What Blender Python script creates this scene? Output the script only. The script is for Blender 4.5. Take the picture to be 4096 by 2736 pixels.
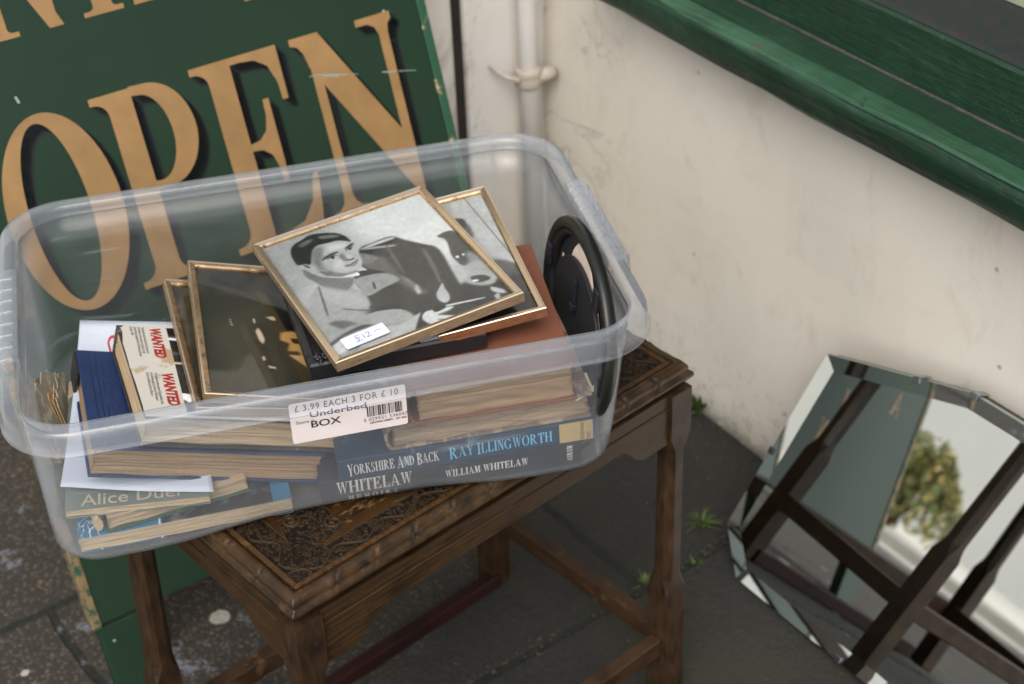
import bpy, bmesh, math, random
import numpy as np
from mathutils import Vector, Matrix, Euler
D = bpy.data
for o in list(D.objects): D.objects.remove(o)
S = bpy.context.scene
COL = S.collection
R = math.radians
random.seed(7)
RNG = np.random.default_rng(11)

# ------------------------------------------------------------ camera, world, sun, exposure
CAM = Vector((0, 0, 1.46))
cd = D.cameras.new('camera'); cam = D.objects.new('camera', cd); COL.objects.link(cam)
cd.sensor_width = 36; cd.lens = 58.35
cd.clip_start = 0.05; cd.clip_end = 300
cam.location = CAM
_p, _r = 0.62189, -0.04316
fw = Vector((0, math.cos(_p), -math.sin(_p))); rt = Vector((1, 0, 0)); up = rt.cross(fw)
rt2 = math.cos(_r)*rt + math.sin(_r)*up; up2 = -math.sin(_r)*rt + math.cos(_r)*up
cam.rotation_euler = Matrix((rt2, up2, -fw)).transposed().to_euler()
cd.dof.use_dof = True; cd.dof.focus_distance = 1.38; cd.dof.aperture_fstop = 8.0
S.camera = cam
W = D.worlds.new('World'); S.world = W; W.use_nodes = True
wn = W.node_tree; bg = wn.nodes['Background']
sky = wn.nodes.new('ShaderNodeTexSky'); sky.sky_type = 'NISHITA'; sky.sun_disc = False
SUN_EL, SUN_AZ = R(50), R(190)      # azimuth measured clockwise from +Y
sky.sun_elevation = SUN_EL; sky.sun_rotation = SUN_AZ
sky.air_density = 1.0; sky.dust_density = 3.0; sky.ozone_density = 1.0
hsv = wn.nodes.new('ShaderNodeHueSaturation'); hsv.inputs['Saturation'].default_value = .50     # thin overcast: a paler sky
wn.links.new(sky.outputs[0], hsv.inputs['Color']); wn.links.new(hsv.outputs[0], bg.inputs[0]); bg.inputs[1].default_value = 0.15
sl = D.lights.new('sun', 'SUN'); sun = D.objects.new('sun', sl); COL.objects.link(sun)
sl.energy = 0.8; sl.angle = R(50); sl.color = (1.0, 0.965, 0.88)
sd = Vector((math.sin(SUN_AZ)*math.cos(SUN_EL), math.cos(SUN_AZ)*math.cos(SUN_EL), math.sin(SUN_EL)))
sun.rotation_euler = sd.to_track_quat('Z', 'Y').to_euler(); sun.location = (-2, -4, 6)
S.view_settings.view_transform = 'Standard'; S.view_settings.look = 'None'
S.view_settings.exposure = 0.88; S.view_settings.gamma = 1.0
S.render.engine = 'CYCLES'
S.cycles.transparent_max_bounces = 40; S.cycles.max_bounces = 10; S.cycles.transmission_bounces = 8
S.cycles.caustics_reflective = False; S.cycles.caustics_refractive = False

# ------------------------------------------------------------ material helpers
def lin(c):
    return tuple(((x/12.92) if x <= 0.04045 else ((x+0.055)/1.055)**2.4) for x in c)
def hexc(h):
    h = h.lstrip('#'); return lin([int(h[i:i+2], 16)/255 for i in (0, 2, 4)])
class NT:
    """small wrapper for building a procedural material"""
    def __init__(s, name):
        s.m = D.materials.new(name); s.m.use_nodes = True; s.t = s.m.node_tree
        s.b = s.t.nodes['Principled BSDF']; s.out = s.t.nodes['Material Output']
        s._co = None
    def n(s, kind, **kw):
        nd = s.t.nodes.new('ShaderNode'+kind)
        for k, v in kw.items():
            if hasattr(nd, k): setattr(nd, k, v)
            else: s.put(nd.inputs[k.replace('_', ' ')], v)
        return nd
    def put(s, sock, v):
        if isinstance(v, bpy.types.NodeSocket): s.t.links.new(v, sock)
        elif isinstance(v, (tuple, list)) and sock.type == 'RGBA': sock.default_value = tuple(v)+((1,) if len(v) == 3 else ())
        else: sock.default_value = v
    def co(s, scale=(1, 1, 1), rot=(0, 0, 0), loc=(0, 0, 0), kind='Object'):
        tc = s.n('TexCoord'); mp = s.n('Mapping')
        s.t.links.new(tc.outputs[kind], mp.inputs[0])
        mp.inputs['Scale'].default_value = scale; mp.inputs['Rotation'].default_value = rot; mp.inputs['Location'].default_value = loc
        return mp.outputs[0]
    def noise(s, scale, vec=None, detail=4, rough=.55, dist=0.0):
        nd = s.n('TexNoise', Scale=scale, Detail=detail, Roughness=rough, Distortion=dist)
        s.t.links.new(vec if vec else s.co(), nd.inputs['Vector']); return nd.outputs['Fac']
    def vor(s, scale, vec=None, feature='F1', rnd=1.0):
        nd = s.n('TexVoronoi', feature=feature, Scale=scale, Randomness=rnd)
        s.t.links.new(vec if vec else s.co(), nd.inputs['Vector']); return nd.outputs['Distance']
    def wave(s, scale, vec=None, dist=2.0, detail=2, dscale=1.0, direction='X'):
        nd = s.n('TexWave', Scale=scale, Distortion=dist, Detail=detail, bands_direction=direction)
        nd.inputs['Detail Scale'].default_value = dscale
        s.t.links.new(vec if vec else s.co(), nd.inputs['Vector']); return nd.outputs['Fac']
    def ramp(s, f, a, b, lo=0.0, hi=1.0):
        nd = s.n('MapRange'); nd.inputs['From Min'].default_value = a; nd.inputs['From Max'].default_value = b
        nd.inputs['To Min'].default_value = lo; nd.inputs['To Max'].default_value = hi
        s.t.links.new(f, nd.inputs[0]); return nd.outputs[0]
    def mix(s, f, a, b, mode='MIX'):
        nd = s.n('Mix'); nd.data_type = 'RGBA'; nd.blend_type = mode
        s.put(nd.inputs[0], f); s.put(nd.inputs[6], a); s.put(nd.inputs[7], b); return nd.outputs[2]
    def math(s, op, a, b=0.0):
        nd = s.n('Math', operation=op); s.put(nd.inputs[0], a); s.put(nd.inputs[1], b); return nd.outputs[0]
    def bump(s, h, strength=.3, dist=.002, normal=None):
        nd = s.n('Bump'); nd.inputs['Strength'].default_value = strength; nd.inputs['Distance'].default_value = dist
        s.t.links.new(h, nd.inputs['Height'])
        if normal: s.t.links.new(normal, nd.inputs['Normal'])
        s.t.links.new(nd.outputs[0], s.b.inputs['Normal']); return nd.outputs[0]
    def set(s, **kw):
        for k, v in kw.items(): s.put(s.b.inputs[k.replace('_', ' ')], v)
        return s

def simple(name, col, rough=.6, var=.15, scale=40, bump=.15, bdist=.0006, **kw):
    t = NT(name); v = t.noise(scale, detail=5)
    c2 = tuple(max(0, x*(1-var)) for x in col); c3 = tuple(min(1, x*(1+var)) for x in col)
    t.set(Base_Color=t.mix(t.ramp(v, .3, .7), c2, c3), Roughness=rough, **kw)
    if bump: t.bump(t.noise(scale*6, detail=3), bump, bdist)
    return t.m

def worn(name, col, wcol, amount=.5, rough=.6, scale=30, bump=.2, metallic=0, fib=0):
    """painted or cloth surface whose colour has worn through in patches"""
    t = NT(name); a = t.noise(scale, detail=8, rough=.7); f = t.ramp(a, amount, amount+.04)
    v = t.ramp(t.noise(scale*.25), .3, .7, .82, 1.15)
    base = t.mix(1.0, col, v, 'MULTIPLY')
    t.set(Base_Color=t.mix(f, base, wcol), Roughness=rough, Metallic=metallic)
    h = t.math('ADD', t.math('MULTIPLY', f, -1.0), t.math('MULTIPLY', t.noise(scale*12 if not fib else fib), .3))
    t.bump(h, bump, .0006); return t.m

def pages_mat(name, col, dark=.75, freq=1150, axis=2, stains=.5):
    t = NT(name)
    sc = [9, 9, 9]; sc[axis] = freq
    st = t.noise(1.0, t.co(scale=tuple(sc)), detail=5, rough=.7)
    sc2 = [2, 2, 2]; sc2[axis] = freq*.35
    st2 = t.noise(1.0, t.co(scale=tuple(sc2)), detail=3)
    f = t.math('MULTIPLY', t.ramp(st, .35, .62), t.ramp(st2, .25, .6, .65, 1.0))
    c = t.mix(f, tuple(x*dark*.62 for x in col), col)
    s = t.ramp(t.noise(9, detail=5), .45, .75, 0, stains)
    c = t.mix(s, c, tuple(x*y for x, y in zip(col, (.72, .58, .42))))
    sp = t.ramp(t.vor(55), .05, .12, .55, 0)
    c = t.mix(t.math('MULTIPLY', sp, t.ramp(t.noise(14), .55, .6)), c, tuple(x*.3 for x in col))
    t.set(Base_Color=c, Roughness=.85); t.bump(st, .5, .0012); return t.m

def wood_mat(name, c1, c2, rough=.45, scale=14, axis='X', bump=.25, coat=.2, patches=None, stretch=(1, 8, 8)):
    t = NT(name); v = t.co(scale=stretch)
    g = t.noise(scale, v, detail=8, rough=.65, dist=1.2)
    w = t.wave(scale*.35, v, dist=6, detail=3, dscale=2, direction=axis)
    f = t.math('ADD', t.math('MULTIPLY', t.ramp(g, .3, .7), .7), t.math('MULTIPLY', w, .3))
    c = t.mix(f, c1, c2)
    d = t.ramp(t.noise(22, detail=6), .52, .75)
    c = t.mix(t.math('MULTIPLY', d, .6), c, tuple(x*.35 for x in c1))
    if patches: c = t.mix(t.math('MULTIPLY', t.ramp(t.noise(38, detail=8, rough=.75), .56, .62), t.ramp(t.noise(7), .45, .6)), c, patches)
    t.set(Base_Color=c, Roughness=t.ramp(g, .2, .8, rough-.1, rough+.2), Coat_Weight=coat*.35, Coat_Roughness=.3)
    t.b.inputs['Specular IOR Level'].default_value = .22
    t.bump(g, bump, .0008); return t.m

def schlick(nt, scale=1.0, f0=.04):
    """front/back independent reflectance from the facing angle"""
    N = nt.nodes.new; lw = N('ShaderNodeLayerWeight'); lw.inputs[0].default_value = .5
    pw = N('ShaderNodeMath'); pw.operation = 'POWER'; nt.links.new(lw.outputs['Facing'], pw.inputs[0]); pw.inputs[1].default_value = 5
    ma = N('ShaderNodeMath'); ma.operation = 'MULTIPLY_ADD'; nt.links.new(pw.outputs[0], ma.inputs[0]); ma.inputs[1].default_value = (1-f0)*scale; ma.inputs[2].default_value = f0*scale
    return ma.outputs[0]
# ------------------------------------------------------------ object helpers
def tag(o, label=None, cat=None, group=None, kind=None):
    if label: o['label'] = label
    if cat: o['category'] = cat
    if group: o['group'] = group
    if kind: o['kind'] = kind
    return o
def empty(name, loc=(0, 0, 0), rot=(0, 0, 0), scale=1.0, **kw):
    o = D.objects.new(name, None); COL.objects.link(o); o.location = loc; o.rotation_euler = rot; o.scale = (scale,)*3
    o.empty_display_size = .02; return tag(o, **kw)
def link(name, me, mat=None, parent=None, smooth=None):
    o = D.objects.new(name, me); COL.objects.link(o)
    if mat is not None:
        for m in (mat if isinstance(mat, (list, tuple)) else [mat]): me.materials.append(m)
    if parent: o.parent = parent
    if smooth: me.polygons.foreach_set('use_smooth', [True]*len(me.polygons)); 
    return o
def mesh(name, V, F, mat=None, parent=None, smooth=False, mi=None):
    me = D.meshes.new(name); me.from_pydata([tuple(v) for v in V], [], [tuple(f) for f in F]); me.update()
    o = link(name, me, mat, parent, smooth)
    if mi: me.polygons.foreach_set('material_index', mi)
    return o
class MB:
    """collects vertices and faces for one mesh"""
    def __init__(s): s.V = []; s.F = []; s.M = []
    def add(s, V, F, m=0, T=None):
        k = len(s.V); s.V += [tuple(T @ Vector(v)) if T else tuple(v) for v in V]
        s.F += [tuple(i+k for i in f) for f in F]; s.M += [m]*len(F); return s
    def box(s, x0, x1, y0, y1, z0, z1, m=0, T=None):
        V = [(x, y, z) for z in (z0, z1) for y in (y0, y1) for x in (x0, x1)]
        F = [(0, 2, 3, 1), (4, 5, 7, 6), (0, 1, 5, 4), (2, 6, 7, 3), (0, 4, 6, 2), (1, 3, 7, 5)]
        return s.add(V, F, m, T)
    def loft(s, loops, m=0, cap0=True, cap1=True, closed=True, T=None):
        n = len(loops[0]); V = [v for l in loops for v in l]; F = []
        for i in range(len(loops)-1):
            for j in range(n if closed else n-1):
                a, b = i*n+j, i*n+(j+1) % n; F.append((a, b, b+n, a+n))
        if cap0: F.append(tuple(range(n-1, -1, -1)))
        if cap1: F.append(tuple(range((len(loops)-1)*n, len(loops)*n)))
        return s.add(V, F, m, T)
    def prism(s, pts, z0, z1, m=0, T=None, axis=2):
        def p(x, y, z): return (x, y, z) if axis == 2 else ((x, z, y) if axis == 1 else (z, x, y))
        n = len(pts); V = [p(x, y, z0) for x, y in pts]+[p(x, y, z1) for x, y in pts]
        F = [tuple(range(n-1, -1, -1)), tuple(range(n, 2*n))]+[(i, (i+1) % n, (i+1) % n+n, i+n) for i in range(n)]
        return s.add(V, F, m, T)
    def tube(s, pts, r, n=10, m=0, caps=True):
        pts = [Vector(p) for p in pts]; rr = r if isinstance(r, (list, tuple)) else [r]*len(pts); loops = []
        for i, p in enumerate(pts):
            d = (pts[min(i+1, len(pts)-1)]-pts[max(i-1, 0)]).normalized()
            a = d.orthogonal().normalized() if i == 0 else (a-d*a.dot(d)).normalized()
            b = d.cross(a); loops.append([tuple(p+(a*math.cos(t)+b*math.sin(t))*rr[i]) for t in [2*math.pi*k/n for k in range(n)]])
        return s.loft(loops, m, caps, caps)
    def build(s, name, mat, parent=None, smooth=False, bevel=0, seg=2, fix=True, angle=40):
        o = mesh(name, s.V, s.F, mat, parent, smooth, s.M)
        if fix:
            bm = bmesh.new(); bm.from_mesh(o.data); bmesh.ops.recalc_face_normals(bm, faces=bm.faces); bm.to_mesh(o.data); bm.free()
        if bevel:
            md = o.modifiers.new('bevel', 'BEVEL'); md.width = bevel; md.segments = seg; md.limit_method = 'ANGLE'; md.angle_limit = R(35)
        return o

def paint_grid(name, w, h, nx, ny, img, mat, parent, z=0.0, origin=(0, 0), bend=None):
    """a printed picture: fine flat grid whose colour attribute holds the print, image is ny x nx x 3 (linear), row 0 at the bottom"""
    xs = np.linspace(0, w, nx); ys = np.linspace(0, h, ny)
    X, Y = np.meshgrid(xs, ys); Zz = np.full_like(X, z) if bend is None else z+bend(X, Y)
    co = np.stack([X+origin[0], Y+origin[1], Zz], -1).reshape(-1, 3)
    i = np.arange((nx-1)*(ny-1)); r_, c_ = i//(nx-1), i % (nx-1); a = r_*nx+c_
    F = np.stack([a, a+1, a+nx+1, a+nx], 1)
    me = D.meshes.new(name); me.vertices.add(nx*ny); me.vertices.foreach_set('co', co.ravel())
    me.loops.add(F.size); me.loops.foreach_set('vertex_index', F.ravel().astype(np.int32))
    me.polygons.add(len(F)); me.polygons.foreach_set('loop_start', np.arange(0, F.size, 4, dtype=np.int32))
    me.update(); me.validate()
    ca = me.color_attributes.new('print', 'FLOAT_COLOR', 'POINT')
    ca.data.foreach_set('color', np.concatenate([img.reshape(-1, 3), np.ones((nx*ny, 1))], 1).ravel().astype(np.float32))
    return link(name, me, mat, parent)
def inside(pts, X, Y):
    c = np.zeros(X.shape, bool); n = len(pts)
    for i in range(n):
        x0, y0 = pts[i]; x1, y1 = pts[(i+1) % n]
        if y0 == y1: continue
        k = ((y0 > Y) != (y1 > Y)) & (X < (x1-x0)*(Y-y0)/(y1-y0)+x0); c ^= k
    return c.astype(float)
def smooth_closed(pts, n=4):
    out = []; N = len(pts)
    for i in range(N):
        p0, p1, p2, p3 = [np.array(pts[(i+k) % N]) for k in (-1, 0, 1, 2)]
        for t in np.arange(n)/n:
            out.append(.5*((2*p1)+(-p0+p2)*t+(2*p0-5*p1+4*p2-p3)*t*t+(-p0+3*p1-3*p2+p3)*t**3))
    return [tuple(p) for p in out]
def boxblur(a, rx, ry):
    for ax, r_ in ((1, rx), (0, ry)):
        r_ = int(round(r_))
        if r_ < 1: continue
        for _ in range(2):
            c = np.cumsum(np.concatenate([np.zeros_like(np.take(a, [0], ax))]+[np.take(a, [0], ax)]*r_+[a]+[np.take(a, [-1], ax)]*r_, ax), ax)
            n = a.shape[ax]; k = 2*r_+1
            a = (np.take(c, range(k, k+n), ax)-np.take(c, range(0, n), ax))/k
    return a
def raster(nx, ny, layers, bgc, grain=.02, aspect=1.0, curved=True):
    SS = 2; X, Y = np.meshgrid((np.arange(nx*SS)+.5)/(nx*SS), (np.arange(ny*SS)+.5)/(ny*SS))
    im = np.ones((ny*SS, nx*SS, 3))*np.array(bgc if not np.isscalar(bgc) else [bgc]*3)
    for g, bl, pts in layers:
        m = inside(smooth_closed(pts) if curved else pts, X, Y); kb = .42 if bl < .0055 else .62; m = boxblur(m, bl*nx*SS*kb, bl*nx*SS*kb)
        im = im*(1-m[..., None])+m[..., None]*np.array(g if not np.isscalar(g) else [g]*3)
    im = im.reshape(ny, SS, nx, SS, 3).mean((1, 3))
    gr = RNG.normal(0, grain, (ny, nx, 1)); gr += boxblur(RNG.normal(0, grain*2.5, (ny, nx, 1)), 1, 1)+boxblur(RNG.normal(0, grain*6, (ny, nx, 1)), 3, 3)+boxblur(RNG.normal(0, grain*9, (ny, nx, 1)), 9, 9)
    im = np.clip(im+gr, 0, 1)
    return np.where(im <= .04045, im/12.92, ((im+.055)/1.055)**2.4)
def print_mat(name, rough=.5, spec=.5, tint=(1, 1, 1)):
    t = NT(name); a = t.n('Attribute', attribute_name='print')
    t.set(Base_Color=t.mix(1.0, a.outputs['Color'], tint, 'MULTIPLY'), Roughness=rough); t.b.inputs['Specular IOR Level'].default_value = spec
    return t.m

# ------------------------------------------------------------ lettering
DZ = [0.0]
def stepz(): DZ[0] += 3e-6; return DZ[0]
class Glyphs:
    """roman capitals drawn as outlines; unit height 1, s = stem width, t = hairline"""
    def __init__(g, s=.16, t=.045, sf=.10, br=.05): g.s, g.t, g.sf, g.br = s, t, sf, br
    def stem(g, x, y0=0, y1=1, w=None, top=True, bot=True, l=None, r_=None):
        s = g.s if w is None else w; e = g.sf if l is None else l; er = g.sf if r_ is None else r_; t = g.t*.8; b = g.br; P = []
        def arc(cx, cy, a0, a1):
            return [(cx+b*math.cos(a), cy+b*math.sin(a)) for a in [a0+(a1-a0)*k/5 for k in range(6)]]
        be, bre = min(b, e*.98), min(b, er*.98)
        if bot: P += [(x-e, y0), (x+s+er, y0), (x+s+er, y0+t)]+[(x+s+bre*(1-math.sin(k*math.pi/10)), y0+t+b*(1-math.cos(k*math.pi/10))) for k in range(6)]
        else: P += [(x, y0), (x+s, y0)]
        if top: P += [(x+s+bre*(1-math.cos(k*math.pi/10)), y1-t-b*(1-math.sin(k*math.pi/10))) for k in range(6)]+[(x+s+er, y1-t), (x+s+er, y1), (x-e, y1), (x-e, y1-t)]+[(x-be*(1-math.sin(k*math.pi/10)), y1-t-b*(1-math.cos(k*math.pi/10))) for k in range(6)]
        else: P += [(x+s, y1), (x, y1)]
        if bot: P += [(x-be*(1-math.cos(k*math.pi/10)), y0+t+b*(1-math.sin(k*math.pi/10))) for k in range(6)]+[(x-e, y0+t)]
        return [('p', P)]
    def bar(g, x0, y0, x1, y1, w): return [('p', [(x0, y0), (x0+w, y0), (x1+w, y1), (x1, y1)])]
    def hb(g, x0, x1, y, t=None): t = t or g.t; return [('p', [(x0, y), (x1, y), (x1, y+t), (x0, y+t)])]
    def ring(g, cx, cy, rx, ry, a0=0, a1=360, s=None, t=None, n=28, off=0.0):
        s = s or g.s; t = t or g.t; o = []; i = []
        for k in range(n+1):
            a = R(a0+(a1-a0)*k/n); o.append((cx+rx*math.cos(a), cy+ry*math.sin(a))); i.append((cx+off+(rx-s)*math.cos(a), cy+(ry-t)*math.sin(a)))
        return [('s', o, i)]
    def sf_(g, x, w, y=0): return [('p', [(x, y), (x+w, y), (x+w, y+g.t*.8), (x, y+g.t*.8)])]
    def tip(g, x, y, dx, dy): return [('p', [(x, y), (x+dx, y), (x+dx, y+dy), (x+dx*.35, y+dy*.35)])]
    def get(g, c):
        s, t, e = g.s, g.t, g.sf
        if c == 'O': return g.ring(.36, .5, .36, .515), .72
        if c == 'Q': return g.ring(.36, .5, .36, .515)+[('p', [(.35, .12), (.48, .14), (.62, -.14), (.80, -.16), (.78, -.2), (.56, -.22)])], .74
        if c == 'P': return g.stem(e)+g.ring(e+s*.8, .735, .40, .265, -90, 90)+g.hb(e+s*.5, e+s+.02, .955)+g.hb(e+s*.5, e+s+.02, .47), e+s+.34
        if c == 'R': return g.stem(e)+g.ring(e+s*.8, .745, .36, .255, -90, 90)+g.bar(e+s+.30, 0, e+s*1.05, .5, s)+g.sf_(e+s+.26, s+e*1.6)+g.hb(e+s*.5, e+s, .49), e+s+.52
        if c == 'B': return g.stem(e)+g.ring(e+s*.8, .755, .34, .245, -90, 90)+g.ring(e+s*.8, .265, .39, .265, -90, 90), e+s+.36
        if c == 'D': return g.stem(e)+g.ring(e+s*.6, .5, .50, .5, -90, 90), e+s+.46
        if c in 'EF':
            o = g.stem(e)+g.hb(e+s*.5, e+s+.30, 1-t)+[('p', [(e+s+.14, 1), (e+s+.34, 1), (e+s+.36, .72), (e+s+.325, .72), (e+s+.27, .86), (e+s+.16, .955)])]
            o += g.hb(e+s*.5, e+s+.12, .48)+[('p', [(e+s+.06, .515), (e+s+.15, .60), (e+s+.165, .75), (e+s+.20, .75), (e+s+.20, .26), (e+s+.165, .26), (e+s+.15, .40), (e+s+.06, .485)])]
            if c == 'E': o += g.hb(e+s*.5, e+s+.30, 0)+[('p', [(e+s+.14, 0), (e+s+.36, 0), (e+s+.40, .30), (e+s+.365, .30), (e+s+.29, .14), (e+s+.16, .045)])]
            return o, e+s+.42
        if c == 'H': return g.stem(e)+g.stem(e+s+.30)+g.hb(e+s*.5, e+s+.34, .48), e*2+2*s+.30
        if c == 'I': return g.stem(e), 2*e+s
        if c == 'L': return g.stem(e)+g.hb(e+s*.5, e+s+.26, 0)+[('p', [(e+s+.12, 0), (e+s+.31, 0), (e+s+.34, .30), (e+s+.31, .30), (e+s+.25, .13), (e+s+.14, .045)])], e+s+.36
        if c == 'T':
            return g.stem(.30-s/2)+g.hb(.02, .58, 1-t)+[('p', [(0, 1), (.14, 1), (.08, .86), (.03, .70), (0, .70)]), ('p', [(.46, 1), (.60, 1), (.60, .70), (.57, .70), (.52, .86)])], .60
        if c == 'N': return g.stem(e, w=g.s*.38, bot=True, top=False)+[('p', [(e*.1, 1), (e+s*1.0, 1), (e+s*.5+.42, .0), (e+.42-s*.25, .0), (e, .93), (e*.1, .96)])]+g.stem(e+.40, w=g.s*.38, bot=False), 2*e+.40+s*.38
        if c == 'M': return g.stem(e, w=t)+[('p', [(e*.4, 1), (e+s, 1), (e+s*.5+.24, .06), (e+.24-s*.4, .06)]), ('p', [(e+.20, .06), (e+.20+t*1.3, .06), (e+.48, 1), (e+.48-t, 1)])]+g.stem(e+.44, w=s), 2*e+.44+s
        if c == 'A': return [('p', [(.06, 0), (.06+t, 0), (.36, .98), (.31, .98)]), ('p', [(.29, 1), (.36, 1), (.66, 0), (.66-s*1.05, 0)])]+g.hb(.15, .50, .30)+g.sf_(0, .2)+g.sf_(.60-s-.02, s+.18), .74
        if c == 'W': return [('p', [(.04, 1), (.04+s, 1), (.30, .02), (.24, .02)]), ('p', [(.25, .02), (.29, .02), (.46, 1), (.42, 1)]), ('p', [(.36, 1), (.36+s, 1), (.62, .02), (.56, .02)]), ('p', [(.57, .02), (.61, .02), (.80, 1), (.76, 1)])]+g.sf_(0, s+.10, 1-t*.8)+g.sf_(.70, .16, 1-t*.8), .86
        if c == 'Y': return g.stem(.30-s/2, y1=.45, top=False)+[('p', [(.03, 1), (.03+s, 1), (.30+s/2, .44), (.30-s/2, .44)]), ('p', [(.50, 1), (.55, 1), (.30+s/2, .44), (.30+s/2-t, .44)])]+g.sf_(0, s+.08, 1-t*.8)+g.sf_(.44, .18, 1-t*.8), .60
        if c == 'K': return g.stem(e)+[('p', [(e+s*.8, .40), (e+s*.8, .46), (e+s+.30, 1), (e+s+.35, 1)]), ('p', [(e+s+.06, .55), (e+s+.16, .64), (e+s+.46, 0), (e+s+.46-s, 0)])]+g.sf_(e+s+.22, .16, 1-t*.8)+g.sf_(e+s+.24, s+.14), e+s+.50
        if c == 'C': return g.ring(.34, .5, .34, .515, 40, 320)+[('p', [(.58, .98), (.60, .98), (.60, .68), (.57, .68), (.50, .88)])], .64
        if c == 'G': return g.ring(.34, .5, .34, .515, 40, 320)+[('p', [(.58, .98), (.60, .98), (.60, .68), (.57, .68), (.50, .88)])]+g.stem(.52, y1=.42, bot=False, w=s*.8), .76
        if c == 'S': return g.ring(.24, .75, .21, .26, 60, 270, s=.10)+g.ring(.24, .25, .23, .265, -120, 90, s=.13)+[('p', [(.37, .97), (.40, .97), (.40, .72), (.37, .72), (.30, .90)]), ('p', [(.04, .03), (.07, .03), (.16, .10), (.07, .28), (.04, .28)])], .50
        if c == 'U': return g.stem(e, y0=.22, bot=False)+g.stem(e+.40, y0=.22, bot=False, w=t*1.2)+g.ring(e+s*.5+.16, .24, .16+s*.5, .25, 180, 360, s=s*.9), 2*e+.40+t
        return [], .34
    def word(g, txt, h=1.0, x=0.0, y=0.0, sx=1.0, gap=.06, first=None):
        out = []; cx = x
        for i, c in enumerate(txt):
            k = h*(first if (first and (i == 0 or txt[i-1] == ' ')) else 1.0)
            if c == ' ': cx += .32*h*sx; continue
            st, w = g.get(c); dy = -.1*h if k != h else 0
            for q in st:
                out.append((q[0],)+tuple([(cx+p[0]*k*sx, y+dy+p[1]*k) for p in l] for l in q[1:]))
            cx += (w+gap)*k*sx
        return out, cx
def strokes_mesh(name, shapes, mat, parent, off=.0003, fn=None, thick=0.0):
    """shapes in a plane; fn maps (x, y, lift) to local coordinates"""
    fn = fn or (lambda x, y, l: (x, -l, y)); mb = MB()
    for q in shapes:
        l = off+stepz() % .00009
        if q[0] == 'p': mb.add([fn(x, y, l) for x, y in q[1]], [tuple(range(len(q[1])))])
        else:
            n = len(q[1]); mb.add([fn(x, y, l) for x, y in q[1]]+[fn(x, y, l) for x, y in q[2]], [(i, i+1, n+i+1, n+i) for i in range(n-1)])
    o = mb.build(name, mat, parent, fix=False)
    bm = bmesh.new(); bm.from_mesh(o.data); bmesh.ops.triangulate(bm, faces=[f for f in bm.faces if len(f.verts) > 4]); bm.to_mesh(o.data); bm.free()
    return o
def pen(pts, w, curved=True):
    """a pen line as a flat ribbon"""
    P = [np.array(p, float) for p in pts]
    if curved and len(P) > 2:
        Q = []
        for i in range(len(P)-1):
            p0, p1, p2, p3 = P[max(i-1, 0)], P[i], P[i+1], P[min(i+2, len(P)-1)]
            for t in np.arange(5)/5: Q.append(.5*((2*p1)+(-p0+p2)*t+(2*p0-5*p1+4*p2-p3)*t*t+(-p0+3*p1-3*p2+p3)*t**3))
        P = Q+[P[-1]]
    a, b = [], []
    for i, p in enumerate(P):
        d = P[min(i+1, len(P)-1)]-P[max(i-1, 0)]; d = d/(np.hypot(*d)+1e-12); n = np.array([-d[1], d[0]])*w/2; a.append(tuple(p+n)); b.append(tuple(p-n))
    return [('s', a, b)]
def text_mesh(name, txt, size, mat, parent, mtx, bold=0.0, sx=1.0, spacing=1.0, align='LEFT', line=1.0, shear=0.0):
    cu = D.curves.new(name, 'FONT'); cu.body = txt; cu.size = size; cu.offset = bold; cu.space_character = spacing; cu.align_x = align
    cu.space_line = line; cu.resolution_u = 3; cu.shear = shear; cu.fill_mode = 'FRONT'
    ob = D.objects.new('tmp', cu); COL.objects.link(ob); dg = bpy.context.evaluated_depsgraph_get()
    me = D.meshes.new_from_object(ob.evaluated_get(dg)); D.objects.remove(ob); D.curves.remove(cu)
    me.transform(Matrix.Diagonal((sx, 1, 1, 1))); me.transform(mtx); me.name = name; me.materials.clear()
    return link(name, me, mat, parent)
def merge_into(o, parts):
    """join loose pieces of the same print into one mesh"""
    bm = bmesh.new(); bm.from_mesh(o.data)
    for q in parts: bm.from_mesh(q.data)
    bm.to_mesh(o.data); bm.free()
    for q in parts: me = q.data; D.objects.remove(q); D.meshes.remove(me)
    return o
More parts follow.
